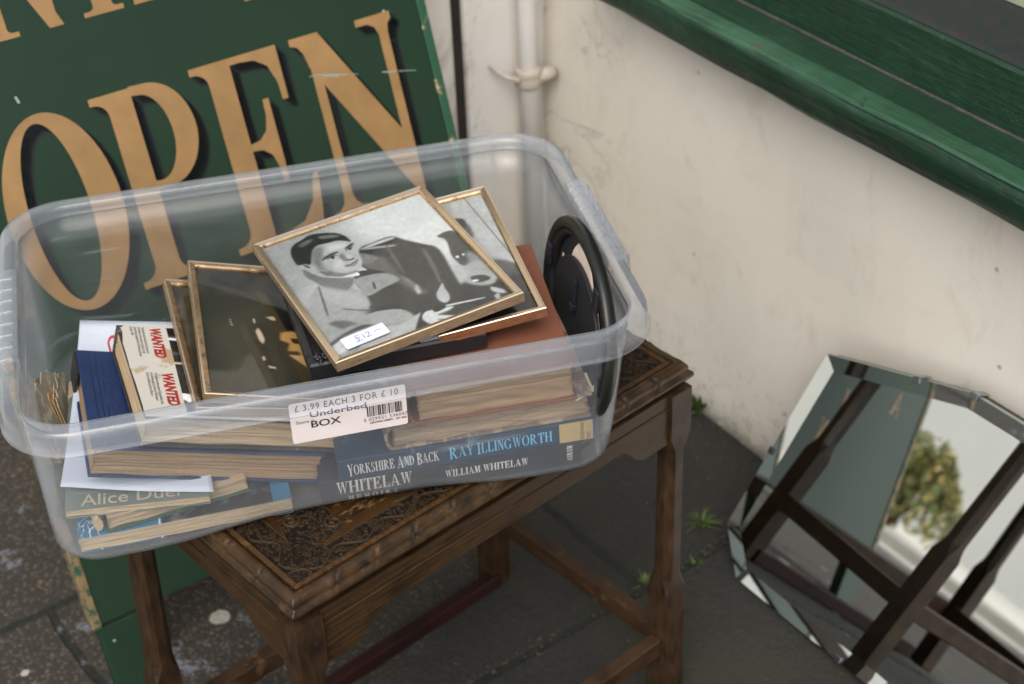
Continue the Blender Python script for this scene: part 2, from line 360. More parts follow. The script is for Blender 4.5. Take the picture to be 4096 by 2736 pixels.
PORTRAIT=[(0.62,0.09,[(-0.139,1.186),(0.57,1.232),(0.339,0.909),(0.078,0.584),(-0.056,0.129),(-0.391,0.216)]),
(0.86,0.1,[(0.53,0.989),(1.07,1.005),(1.036,0.505),(0.818,0.391),(0.56,0.744)]),
(0.6,0.012,[(0.145,0.558),(0.055,0.486),(0.014,0.422),(0.006,0.351),(0.005,0.216),(0.006,0.145),(0.0,0.0),(0.44,-0.026),(0.491,0.132),(0.301,0.239),(0.33,0.352),(0.304,0.456)]),
(0.2,0.01,[(0.371,0.577),(0.475,0.726),(0.557,0.74),(0.672,0.741),(0.732,0.669),(0.797,0.594),(0.846,0.518),(0.816,0.323),(0.786,0.182),(0.702,0.163),(0.623,0.1),(0.523,0.125),(0.448,0.183),(0.309,0.255),(0.327,0.332),(0.337,0.393),(0.336,0.506)]),
(0.17,0.02,[(0.532,0.077),(0.637,0.124),(0.837,0.22),(1.059,0.093),(0.999,-0.154),(0.484,-0.071),(0.339,-0.02)]),
(0.17,0.02,[(0.288,0.268),(0.421,0.225),(0.494,0.162),(0.559,0.126),(0.505,0.092),(0.427,0.21),(0.301,0.239)]),
(0.78,0.008,[(0.479,0.727),(0.563,0.736),(0.655,0.738),(0.689,0.716),(0.59,0.715),(0.516,0.718)]),
(0.66,0.006,[(0.473,0.721),(0.562,0.706),(0.662,0.666),(0.637,0.66),(0.548,0.692)]),
(0.36,0.02,[(0.468,0.652),(0.553,0.615),(0.56,0.516),(0.582,0.365),(0.628,0.249),(0.58,0.255),(0.527,0.397),(0.48,0.503),(0.429,0.591)]),
(0.45,0.006,[(0.464,0.696),(0.502,0.662),(0.531,0.615),(0.483,0.595),(0.444,0.606),(0.446,0.652)]),
(0.13,0.005,[(0.388,0.568),(0.417,0.565),(0.463,0.542),(0.502,0.489),(0.409,0.507),(0.379,0.527)]),
(0.42,0.008,[(0.134,0.73),(0.148,0.705),(0.183,0.639),(0.223,0.602),(0.303,0.556),(0.347,0.525),(0.319,0.487),(0.275,0.456),(0.231,0.425),(0.2,0.464),(0.174,0.529),(0.15,0.6),(0.129,0.647),(0.123,0.69)]),
(0.62,0.004,[(0.345,0.523),(0.319,0.487),(0.231,0.425),(0.232,0.433),(0.317,0.494),(0.338,0.525)]),
(0.58,0.006,[(0.347,0.52),(0.496,0.492),(0.546,0.403),(0.448,0.385),(0.355,0.366),(0.33,0.394),(0.336,0.449)]),
(0.12,0.003,[(0.412,0.451),(0.419,0.447),(0.406,0.4),(0.398,0.403)]),
(0.66,0.02,[(0.145,0.558),(0.219,0.504),(0.314,0.405),(0.33,0.33),(0.3,0.293),(0.212,0.343),(0.13,0.466)]),
(0.33,0.012,[(0.07,0.279),(0.123,0.275),(0.165,0.247),(0.198,0.202),(0.162,0.212),(0.117,0.206),(0.092,0.24)]),
(0.8,0.012,[(0.009,0.123),(0.104,0.151),(0.229,0.153),(0.248,0.122),(0.161,0.099),(0.043,0.054),(-0.001,0.059)]),
(0.22,0.01,[(0.011,0.142),(0.101,0.173),(0.205,0.187),(0.263,0.165),(0.233,0.161),(0.106,0.155),(0.016,0.124)]),
(0.3,0.014,[(0.257,0.005),(0.33,0.015),(0.422,0.004),(0.403,-0.016),(0.29,-0.023),(0.11,-0.002)]),
(0.64,0.006,[(0.259,0.225),(0.303,0.243),(0.379,0.227),(0.447,0.194),(0.471,0.127),(0.411,0.114),(0.336,0.13),(0.284,0.151),(0.265,0.19)]),
(0.7,0.008,[(0.282,0.134),(0.367,0.097),(0.467,0.114),(0.523,0.125),(0.486,0.071),(0.422,0.004),(0.29,0.017),(0.133,0.044),(0.224,0.115)]),
(0.13,0.006,[(0.422,0.004),(0.47,0.07),(0.523,0.125),(0.539,0.121),(0.5,0.064),(0.566,0.0),(0.514,-0.017),(0.446,-0.014)]),
(0.82,0.006,[(0.51,0.095),(0.549,0.12),(0.611,0.105),(0.676,0.093),(0.685,0.081),(0.633,0.068),(0.601,0.061),(0.657,0.026),(0.65,0.009),(0.596,0.022),(0.569,-0.001),(0.532,0.014),(0.509,0.048)]),
(0.4,0.004,[(0.593,0.072),(0.663,0.071),(0.662,0.065),(0.594,0.061)]),
(0.45,0.004,[(0.569,0.043),(0.608,0.024),(0.641,0.007),(0.581,0.026)]),
(0.72,0.008,[(0.655,0.207),(0.694,0.245),(0.728,0.271),(0.719,0.231),(0.714,0.178),(0.692,0.136),(0.661,0.13),(0.645,0.163)]),
(0.85,0.003,[(0.633,0.118),(0.839,0.075),(0.84,0.066),(0.634,0.107)]),
(0.1,0.004,[(0.585,0.116),(0.618,0.13),(0.649,0.12),(0.651,0.1),(0.603,0.09),(0.582,0.097)]),
(0.26,0.006,[(0.893,0.618),(0.99,0.616),(1.001,0.471),(0.99,0.351),(0.947,0.317),(0.893,0.334),(0.879,0.386),(0.882,0.449),(0.903,0.509),(0.917,0.574)]),
(0.55,0.02,[(0.96,0.428),(1.001,0.369),(0.988,0.224),(0.965,0.284),(0.93,0.327)]),
(0.66,0.012,[(0.893,0.334),(0.991,0.327),(0.991,0.223),(0.995,0.175),(0.958,0.139),(0.898,0.149),(0.849,0.19),(0.84,0.227),(0.881,0.274)]),
(0.22,0.008,[(0.879,0.241),(0.942,0.222),(0.962,0.182),(0.914,0.176),(0.876,0.198)]),
(0.95,0.004,[(0.874,0.213),(0.901,0.204),(0.896,0.193),(0.87,0.201)]),
(0.95,0.003,[(0.894,0.424),(0.909,0.419),(0.904,0.403),(0.89,0.409)]),
(0.95,0.003,[(0.933,0.422),(0.944,0.419),(0.939,0.407),(0.929,0.41)]),
(0.75,0.006,[(0.927,0.124),(0.971,0.077),(0.967,0.046),(0.918,0.085)]),
(0.7,0.006,[(0.908,0.058),(0.94,0.061),(0.915,0.01),(0.904,0.027)]),
(0.5,0.004,[(0.213,0.927),(0.297,0.946),(0.324,0.94),(0.253,0.934)]),
(0.45,0.004,[(0.224,0.902),(0.311,0.913),(0.351,0.902),(0.276,0.902)]),
(0.4,0.004,[(0.165,0.887),(0.212,0.908),(0.228,0.911),(0.187,0.886)]),
(0.45,0.006,[(0.562,0.422),(0.592,0.382),(0.61,0.282),(0.585,0.263),(0.573,0.348)]),
(0.34,0.006,[(0.618,0.711),(0.62,0.6),(0.598,0.448),(0.587,0.454),(0.598,0.601)]),
(0.38,0.006,[(0.776,0.583),(0.772,0.441),(0.727,0.283),(0.716,0.289),(0.745,0.433)]),
(0.3,0.004,[(0.141,0.549),(0.149,0.544),(0.103,0.35),(0.093,0.351)]),
(0.34,0.004,[(0.191,0.342),(0.275,0.285),(0.319,0.274),(0.315,0.265),(0.271,0.277),(0.187,0.335)]),
(0.72,0.01,[(0.606,0.329),(0.601,0.287),(0.591,0.254),(0.575,0.258),(0.582,0.298)]),
(0.42,0.008,[(0.206,0.672),(0.273,0.616),(0.366,0.581),(0.376,0.557),(0.294,0.569),(0.228,0.611)]),
(0.9,0.005,[(0.228,0.611),(0.295,0.57),(0.37,0.576),(0.38,0.536),(0.305,0.562),(0.258,0.584)]),
(0.8,0.004,[(0.381,0.589),(0.415,0.599),(0.434,0.553),(0.414,0.561),(0.383,0.571)]),
(0.7,0.006,[(0.229,0.825),(0.263,0.857),(0.298,0.869),(0.345,0.858),(0.402,0.851),(0.463,0.815),(0.463,0.776),(0.462,0.718),(0.453,0.66),(0.434,0.612),(0.406,0.581),(0.369,0.573),(0.327,0.577),(0.282,0.603),(0.249,0.641),(0.226,0.684),(0.203,0.744)]),
(0.47,0.022,[(0.238,0.844),(0.306,0.854),(0.285,0.793),(0.258,0.749),(0.243,0.686),(0.26,0.618),(0.223,0.662),(0.203,0.744)]),
(0.38,0.012,[(0.246,0.649),(0.286,0.612),(0.33,0.583),(0.386,0.578),(0.366,0.566),(0.318,0.573),(0.267,0.602)]),
(0.8,0.02,[(0.32,0.713),(0.349,0.696),(0.347,0.662),(0.312,0.635),(0.288,0.66)]),
(0.82,0.025,[(0.335,0.837),(0.417,0.821),(0.444,0.799),(0.401,0.787),(0.329,0.792)]),
(0.68,0.006,[(0.13,0.768),(0.152,0.776),(0.178,0.755),(0.191,0.716),(0.202,0.692),(0.184,0.689),(0.153,0.712),(0.134,0.734)]),
(0.28,0.005,[(0.151,0.76),(0.17,0.745),(0.179,0.717),(0.16,0.731)]),
(0.12,0.007,[(0.141,0.9),(0.178,0.94),(0.234,0.958),(0.294,0.973),(0.361,0.954),(0.421,0.922),(0.457,0.872),(0.465,0.814),(0.444,0.829),(0.404,0.855),(0.348,0.863),(0.3,0.872),(0.265,0.863),(0.231,0.824),(0.189,0.746),(0.167,0.762),(0.14,0.766),(0.124,0.78),(0.124,0.831)]),
(0.38,0.01,[(0.199,0.928),(0.256,0.939),(0.292,0.936),(0.267,0.914),(0.207,0.899)]),
(0.42,0.008,[(0.323,0.938),(0.39,0.92),(0.434,0.886),(0.404,0.887),(0.339,0.909)]),
(0.2,0.006,[(0.262,0.752),(0.311,0.772),(0.361,0.771),(0.361,0.761),(0.314,0.754),(0.265,0.742)]),
(0.2,0.006,[(0.409,0.773),(0.446,0.791),(0.469,0.792),(0.461,0.779),(0.421,0.768)]),
(0.74,0.003,[(0.294,0.742),(0.324,0.752),(0.346,0.741),(0.335,0.731),(0.319,0.725),(0.299,0.73)]),
(0.08,0.003,[(0.312,0.746),(0.326,0.749),(0.329,0.736),(0.319,0.725),(0.308,0.731)]),
(0.25,0.004,[(0.29,0.745),(0.325,0.756),(0.351,0.742),(0.346,0.739),(0.324,0.749),(0.291,0.737)]),
(0.74,0.003,[(0.41,0.757),(0.435,0.767),(0.451,0.765),(0.442,0.756),(0.426,0.75)]),
(0.08,0.003,[(0.426,0.76),(0.437,0.766),(0.442,0.758),(0.434,0.748),(0.425,0.751)]),
(0.25,0.004,[(0.406,0.757),(0.434,0.771),(0.455,0.768),(0.451,0.763),(0.433,0.764),(0.407,0.752)]),
(0.45,0.01,[(0.361,0.743),(0.381,0.738),(0.379,0.681),(0.37,0.677),(0.357,0.689),(0.353,0.717)]),
(0.14,0.004,[(0.376,0.684),(0.399,0.677),(0.419,0.68),(0.41,0.67),(0.392,0.671),(0.376,0.676)]),
(0.76,0.008,[(0.39,0.72),(0.411,0.714),(0.411,0.689),(0.393,0.689)]),
(0.2,0.004,[(0.345,0.644),(0.381,0.642),(0.429,0.657),(0.424,0.648),(0.387,0.635),(0.355,0.633)]),
(0.48,0.006,[(0.357,0.63),(0.388,0.632),(0.42,0.643),(0.409,0.626),(0.378,0.62)])]
def rz(x, y, deg):
    a = R(deg); return (x*math.cos(a)-y*math.sin(a), x*math.sin(a)+y*math.cos(a))

# ================================================================ the setting
GZ = -.033; KW = 1.0226     # pavement level; size factor of the wall group measured from the pavement
# ---- pavement: one sheet, slab joints, speckle, lichen
def ground_mat():
    t = NT('paving'); co = t.co(kind='Object')
    agg = t.vor(150, co); n1 = t.noise(4, co, 6, .6); n2 = t.noise(130, co, 4, .7); n3 = t.noise(1.6, co, 4)
    warm = t.mix(t.ramp(agg, .12, .5), hexc('#5c5040'), hexc('#2f2a21'))
    warm = t.mix(t.ramp(n2, .45, .7), warm, hexc('#2b2825'))
    warm = t.mix(t.ramp(t.noise(60, co, 5, .8), .60, .68), warm, hexc('#756c5e'))
    dark = t.mix(t.ramp(n2, .3, .7), hexc('#1a1916'), hexc('#2b2923'))
    dark = t.mix(t.ramp(t.noise(90, co, 6, .8), .60, .70, 0, .6), dark, hexc('#5a5348'))
    dark = t.mix(t.ramp(n1, .45, .65, 0, .6), dark, hexc('#2c2d20'))
    sep = t.n('SeparateXYZ'); t.t.links.new(co, sep.inputs[0])
    u = t.math('ADD', t.math('MULTIPLY', sep.outputs[0], 0.80), t.math('MULTIPLY', sep.outputs[1], -0.62))   # from mossy wall side to open side
    g = t.math('ADD', u, t.math('MULTIPLY', t.math('SUBTRACT', n3, .5), .35))
    f = t.ramp(g, -1.12, -.98, 1, 0)
    base = t.mix(f, dark, warm)
    # joints (brick pattern laid parallel to the slabs)
    br = t.n('TexBrick'); v = t.co(rot=(0, 0, R(-34.5)), loc=(JX, JY, 0), kind='Object')
    wob = t.n('TexNoise', Scale=9, Detail=3); t.t.links.new(co, wob.inputs['Vector'])
    mv = t.n('VectorMath'); mv.operation = 'MULTIPLY_ADD'; t.t.links.new(wob.outputs['Color'], mv.inputs[0]); mv.inputs[1].default_value = (.012, .012, 0); t.t.links.new(v, mv.inputs[2])
    t.t.links.new(mv.outputs[0], br.inputs['Vector'])
    for k, x in (('Scale', 1.0), ('Mortar Size', .0075), ('Mortar Smooth', .4), ('Brick Width', .62), ('Row Height', .44), ('Bias', 0)): br.inputs[k].default_value = x
    j = br.outputs['Fac']
    base = t.mix(t.math('MULTIPLY', j, .92), base, t.mix(t.ramp(n2, .4, .6), hexc('#0b0b08'), hexc('#1d2114')))
    # lichen blotches
    li = t.ramp(t.noise(9, co, 7, .75),   .60, .65); li = t.math('MULTIPLY', li, t.ramp(t.noise(160, co, 3, .7), .4, .5))
    li = t.math('MULTIPLY', li, f)
    base = t.mix(t.math('MULTIPLY', li, .75), base, hexc('#777981'))
    for (lx, ly, lr) in LICHEN:
        d = t.n('VectorMath'); d.operation = 'DISTANCE'; t.t.links.new(co, d.inputs[0]); d.inputs[1].default_value = (lx*KW, ly*KW, GZ)
        e = t.math('ADD', d.outputs['Value'], t.math('MULTIPLY', t.math('SUBTRACT', t.noise(70, co, 4, .7), .5), .010))
        base = t.mix(t.math('MULTIPLY', t.ramp(e, lr, lr*.8, 0, .9), t.ramp(t.noise(190, co), .3, .5, .6, 1)), base, hexc('#aaa69a'))
    t.set(Base_Color=base, Roughness=.9)
    h = t.math('ADD', t.math('MULTIPLY', agg, .6), t.math('MULTIPLY', j, -3.0)); h = t.math('ADD', h, n2)
    t.bump(h, .6, .003); return t.m
LICHEN = [(-.376, 1.48, .014), (-.212, 1.369, .012), (-.60, 1.40, .006), (.02, 1.30, .004), (-.77, 1.42, .008), (-.70, 1.55, .006), (.14, 1.47, .003), (-.05, 1.345, .003)]
JX, JY = 0.0, 0.0
# a slab joint passes (-.071,1.352)-(.089,1.461); place the pattern so a row edge falls there
_x, _y = rz(-.071*KW, 1.352*KW, -34.5); JY = .44*4-_y; JX = .62*3-rz(-.145*KW, 1.40*KW, -34.5)[0]
gm = MB(); n = 60
V = [(-24+.8*i, -20+.8*j, GZ) for j in range(n+1) for i in range(n+1)]
F = [(j*(n+1)+i, j*(n+1)+i+1, (j+1)*(n+1)+i+1, (j+1)*(n+1)+i) for j in range(n) for i in range(n)]
gm.add(V, F); g = gm.build('pavement', ground_mat(), fix=False)
tag(g, 'brown speckled paving slabs with mossy joints and pale lichen spots', 'pavement', kind='structure')

# ---- walls. local frame of the shop wall: x along the wall (to the right), y into the wall, z up
WN = Vector((.84037746, .54200159, 0)); WROT = (0, 0, R(-57.18)); WLOC = tuple(WN*1.223*KW+Vector((0, 0, GZ)))
def plaster():
    t = NT('white_render'); co = t.co()
    n1 = t.noise(3, co, 5, .55); n2 = t.noise(26, co, 6, .65); n3 = t.noise(9, co, 7, .7, 1.0)
    c = t.mix(t.ramp(n1, .3, .7), hexc('#d6cebf'), hexc('#d2ccc0'))
    c = t.mix(t.ramp(t.noise(13, t.co(scale=(1, 1, .5)), 8, .7, .5), .56, .68, 0, .30), c, hexc('#aca190')); c = t.mix(t.ramp(n3, .58, .75, 0, .25), c, hexc('#b3a494'))
    sp = t.math('MULTIPLY', t.ramp(t.vor(19, co), .035, .075, 1, 0), t.ramp(t.noise(6, co), .5, .55)); c = t.mix(t.math('MULTIPLY', sp, .7), c, hexc('#776a5c'))
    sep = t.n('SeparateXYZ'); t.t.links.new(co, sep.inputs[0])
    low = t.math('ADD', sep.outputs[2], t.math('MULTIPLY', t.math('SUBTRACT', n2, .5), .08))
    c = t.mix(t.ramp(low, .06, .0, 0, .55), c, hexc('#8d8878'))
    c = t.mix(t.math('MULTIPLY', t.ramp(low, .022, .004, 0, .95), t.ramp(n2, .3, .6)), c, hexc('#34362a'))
    # the corner end is dirtier and cracked
    cor = t.ramp(sep.outputs[0], -1.55, -1.72)
    cr = t.ramp(t.math('ABSOLUTE', t.math('SUBTRACT', t.noise(5, co, 6, .6, .6), .5)), .004, .016, 1, 0)
    c = t.mix(t.math('MULTIPLY', t.math('MULTIPLY', cr, cor), .30), c, hexc('#5d5348'))
    c = t.mix(t.math('MULTIPLY', cor, t.ramp(n3, .5, .7, 0, .35)), c, hexc('#a89a86'))
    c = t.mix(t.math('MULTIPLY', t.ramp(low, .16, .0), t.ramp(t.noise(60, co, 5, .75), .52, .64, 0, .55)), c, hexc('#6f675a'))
    c = t.mix(t.ramp(t.noise(220, co, 3, .7), .62, .75, 0, .22), c, hexc('#8f8676'))
    t.set(Base_Color=c, Roughness=.85)
    h = t.math('ADD', n1, t.math('ADD', t.math('MULTIPLY', n2, .14), t.math('MULTIPLY', t.noise(150, co, 3, .6), .09))); t.bump(t.math('ADD', h, t.math('MULTIPLY', t.math('MULTIPLY', cr, cor), -.3)), .22, .010); return t.m
M_PL = plaster()
def green_mat(name, worn_=True, base='#1c3826', pale='#355843'):
    t = NT(name); co = t.co(); st = t.co(scale=(3, 30, 30))
    n1 = t.noise(7, st, 6, .6); n2 = t.noise(6, co, 5)
    c = t.mix(t.ramp(n1, .3, .7), hexc(base), tuple(x*.62 for x in hexc(base)))
    c = t.mix(t.ramp(n2, .55, .75, 0, .35), c, hexc(pale)); c = t.mix(t.ramp(t.noise(5, t.co(scale=(1.6, 20, 20)), 8, .7, .8), .56, .72, 0, .35), c, hexc(pale))
    crumbs = t.math('MULTIPLY', t.ramp(t.vor(75, t.co(scale=(.7, 1, 1))), .10, .16, 1, 0), t.ramp(t.noise(7, co, 3), .54, .60)); c = t.mix(t.math('MULTIPLY', crumbs, .85), c, hexc('#35241f'))
    if worn_:
        chip = t.ramp(t.noise(22, co, 9, .8), .635, .65); c = t.mix(chip, c, hexc('#5a4a44'))
        fl = t.math('MULTIPLY', t.ramp(t.vor(150, co), .10, .13, 1, 0), t.ramp(t.noise(4, co), .5, .6)); c = t.mix(t.math('MULTIPLY', fl, .25), c, hexc('#7f9080'))
    t.set(Base_Color=c, Roughness=t.ramp(n1, .3, .7, .34, .55))
    w = t.wave(5, t.co(scale=(2.4, 1, 9)), dist=5, detail=4, dscale=1.2)
    h = t.math('ADD', t.math('MULTIPLY', w, .22), t.math('MULTIPLY', t.noise(9, t.co(scale=(2, 26, 26)), 6), .8)); h = t.math('ADD', h, t.math('MULTIPLY', t.noise(14, co, 5, .6), .9)); t.bump(h, .55, .0032); return t.m
M_SILL = green_mat('sill_green_paint')
M_BEAD = green_mat('bead_sky_sheen', True, '#34583f', '#587f66')  # paler green paints in the sky's reflection along the sill's top edge
M_DARKDIRT = worn('dirty_dark_paint', hexc('#1a2520'), hexc('#242422'), .48, .8, 60)
M_GAP = simple('dirt_filled_gap', hexc('#4a403a'), .9, .5, 60)

wall = empty('shop_wall', WLOC, WROT, scale=KW, label='white rendered shop wall below a green painted window sill', cat='wall')
mb = MB(); NX, NZ = 70, 14
xs = [-1.78+3.6*i/NX for i in range(NX+1)]; zs = [-.02+.63*j/NZ for j in range(NZ+1)]
def wobble(x, z): return .0025*math.sin(5*x+1.3*math.sin(9*z))+.0018*math.sin(17*x+11*z)
V = [(x, wobble(x, z), z) for z in zs for x in xs]; k = len(V)
F = [(j*(NX+1)+i, j*(NX+1)+i+1, (j+1)*(NX+1)+i+1, (j+1)*(NX+1)+i) for j in range(NZ) for i in range(NX)]
mb.add(V, F); mb.box(-1.78, 1.82, .012, .25, -.02, .605)
mb.build('wall_face', M_PL, wall, smooth=False, fix=False)
def run(name, prof, mat, x0=-1.60, x1=1.82, wob=0.0, bevel=0, nx=90, seed=1):
    """sweeps a closed (out, z) profile along the wall; out = distance in front of the wall face"""
    m_ = MB(); rnd = random.Random(seed); ph = [rnd.uniform(0, 6) for _ in prof]; loops = []
    for i in range(nx+1):
        x = x0+(x1-x0)*i/nx
        loops.append([(x, -(o+wob*(math.sin(x*9+ph[j])+.6*math.sin(x*23+2*ph[j]))*(1 if o > .01 else 0)), z+wob*.8*(math.sin(x*13+ph[j]*1.7)+.5*math.sin(x*31+ph[j]))*(1 if o > .01 else 0)) for j, (o, z) in enumerate(prof)])
    m_.loft(loops); return m_.build(name, mat, wall, bevel=bevel, smooth=False)
# rolled nosing of the sill, tread, riser, ledge
nose = [(.004, .5765), (.046, .5790), (.054, .5830), (.060, .5890), (.065, .5970), (.0690, .6065), (.0715, .6160), (.0725, .6250), (.0720, .6310), (.0700, .6338), (.004, .6335)]
o_ = run('sill_nosing', nose, M_SILL, wob=.0018); o_.data.polygons.foreach_set('use_smooth', [True]*len(o_.data.polygons))
run('sill_bead', [(.042, .6345), (.0705, .6345), (.0705, .6375), (.0690, .6392), (.046, .6392), (.042, .6378)], M_BEAD, wob=.0007, seed=4)
run('sill_tread', [(.003, .6346), (.0415, .6346), (.0412, .6372), (.003, .6395)], M_SILL, wob=.0003, seed=2)
run('sill_joint', [(.0005, .6385), (.0026, .6385), (.0026, .6402), (.0005, .6402)], M_GAP, wob=.0, seed=2)
run('riser_board', [(-.028, .6405), (-.0005, .6405), (-.0015, .7050), (-.004, .7085), (-.028, .7085)], M_SILL, wob=.0006, seed=3)
run('window_ledge', [(-.028, .7090), (-.006, .7090), (-.012, .7125), (-.075, .7290), (-.110, .7290), (-.110, .7090)], M_DARKDIRT, wob=.0005, seed=5)
run('window_bead', [(-.084, .7300), (-.078, .7300), (-.078, .7360), (-.084, .7360)], simple('pale_bead_paint', hexc('#8f9a80'), .5))
run('window_frame', [(-.120, .7300), (-.086, .7300), (-.086, .85), (-.120, .85)], simple('dark_brown_frame', hexc('#2b2524'), .6))
gl = NT('shop_window_glass'); gl.set(Base_Color=hexc('#15191a'), Roughness=.05)
run('window_pane', [(-.112, .851), (-.106, .851), (-.106, 2.1), (-.112, 2.1)], gl.m)

side = empty('side_wall', WLOC, WROT, scale=KW, label='dirty white wall behind the sign, split by a dark upright gap', cat='wall')
# corner wall runs toward the viewer's left (local -y), its face at x = -1.78 facing +x
GY0, GY1 = -.150, -.130
M_PL2 = NT('stained_render'); t = M_PL2; co = t.co()
n3 = t.noise(8, t.co(scale=(1, 1, .35)), 7, .7, .8); n2 = t.noise(40, co, 5, .7)
c = t.mix(t.ramp(t.noise(3, co), .3, .7), hexc('#d8cdb8'), hexc('#d6d2cc'))
c = t.mix(t.ramp(n3, .52, .70, 0, .75), c, hexc('#8f806c')); c = t.mix(t.math('MULTIPLY', t.ramp(n2, .6, .7), t.ramp(n3, .5, .6)), c, hexc('#4a4037'))
t.set(Base_Color=c, Roughness=.85); t.bump(t.math('ADD', n3, t.math('MULTIPLY', n2, .4)), .4, .01); M_PL2 = t.m
mb = MB(); mb.box(-1.95, -1.781, GY1, .25, -.02, 1.25); mb.build('wall_face', M_PL2, side, bevel=.006)
mb = MB(); mb.box(-1.95, -1.772, -.78, GY0, -.02, 1.25); mb.build('pier', M_PL2, side, bevel=.012, seg=3)
mb = MB(); mb.box(-1.95, -1.788, GY0+.0005, GY1-.0005, -.02, 1.25); mb.build('gap_shade_strip', simple('gap_shade_paint', hexc('#2a231c'), .95, .5, 30), side)  # shallow strip coloured dark, standing in for the shade of a deep gap

M_PIPE = worn('white_pipe_paint', hexc('#dedad4'), hexc('#9a8a74'), .64, .5, 20)
pp = empty('downpipe', (Vector(WLOC)+Matrix.Rotation(R(-57.18), 3, 'Z')@(Vector((-1.752, -.046, 0))*KW)), WROT, scale=KW, label='thin white downpipe in the wall corner with a clamp', cat='pipe')
mb = MB(); mb.tube([(0, 0, .02), (0, 0, 1.25)], .0140, 20); mb.build('pipe', M_PIPE, pp, smooth=True)
CZ = .405
mb = MB(); nn_ = 24
lp = []
for z, rr in ((CZ-.015, .0160), (CZ-.012, .0195), (CZ-.003, .0175), (CZ+.003, .0175), (CZ+.010, .0195), (CZ+.014, .0155)):
    lp.append([(rr*math.cos(2*math.pi*k/nn_), rr*math.sin(2*math.pi*k/nn_), z) for k in range(nn_)])
mb.loft(lp); M_CLAMP = worn('clamp_paint', hexc('#b3aa9c'), hexc('#8a7a64'), .6, .6, 60); br_ = mb.build('bracket', M_CLAMP, pp, smooth=True)
mb = MB(); mb.tube([(.004, -.018, CZ), (-.006, -.034, CZ+.006), (-.022, -.050, CZ+.022)], [.005, .0035, .0025], 10); mb.build('bracket_ear', M_CLAMP, pp, smooth=True)
mb = MB(); mb.tube([(.006, .010, CZ-.002), (.010, .036, CZ)], .0105, 14); mb.build('bracket_lug', M_CLAMP, pp, smooth=True)
mb = MB(); mb.tube([(.0100, .0362, CZ), (.0108, .0395, CZ)], .0062, 8); mb.build('bolt', simple('rusty_bolt', hexc('#7a5226'), .7), br_)
cb = MB(); p0 = (Vector(WLOC)+Matrix.Rotation(R(-57.18), 3, 'Z')@(Vector((-1.772, -.020, 0))*KW))
cb.tube([(0, 0, .02), (0, 0, .6), (0, 0, 1.25)], .0065, 10); cbo = cb.build('cable_pipe', M_PIPE, None, smooth=True); cbo.location = p0
tag(cbo, 'narrow white cable conduit right beside the downpipe', 'pipe')

# ---- the sign
sg = empty('shop_sign', (-.5079, 1.4042, .060), (R(-19.5), 0, R(31.95)), label='green painted A-board sign with tan lettering reading OPEN', cat='sign')
def sign_green():
    t = NT('sign_green_paint'); co = t.co(); n1 = t.noise(4, co, 5); n2 = t.noise(200, co, 3)
    c = t.mix(t.ramp(n1, .3, .7), hexc('#1b3321'), hexc('#192e1f')); c = t.mix(t.ramp(n2, .62, .75, 0, .30), c, hexc('#284536'))
    ch = t.math('MULTIPLY', t.ramp(t.vor(24, co), .035, .05, 1, 0), t.ramp(t.noise(5, co), .52, .56)); c = t.mix(ch, c, hexc('#9aa89c'))
    t.b.inputs['Specular IOR Level'].default_value = .3; t.set(Base_Color=c, Roughness=.5); t.bump(n2, .1, .0004); return t.m
M_SG = sign_green(); M_SGE = worn('chipped_sign_edge', hexc('#1f4a31'), hexc('#b39a78'), .55, .6, 22)
M_SGW = worn('bare_wood_edge', hexc('#7a6446'), hexc('#1f4430'), .50, .75, 110)
SWD, SH = .617, .985
mb = MB(); mb.box(.012, SWD-.012, .0, .014, .004, SH); mb.build('panel', M_SG, sg, bevel=.001)
mb = MB(); mb.box(.0, .0118, -.002, .020, 0, SH); mb.build('edge_strip', M_SGW, sg, bevel=.0015)
mb = MB(); mb.box(SWD-.0118, SWD, -.002, .020, 0, SH); mb.build('edge_strip', M_SGE, sg, bevel=.0015)
for x0 in (.006, SWD-.061):
    mb = MB(); mb.box(x0, x0+.055, .002, .022, -.1025, -.001); mb.build('leg', M_SG if x0 < .1 else M_SGW, sg, bevel=.0015)
mb = MB(); T = Matrix.Translation((0, .03, SH))@Matrix.Rotation(R(39), 4, 'X')@Matrix.Translation((0, 0, -SH-.05)); mb.box(.0, SWD, .0, .012, .06, SH, T=T); mb.build('rear_panel', M_SG, sg, bevel=.001)
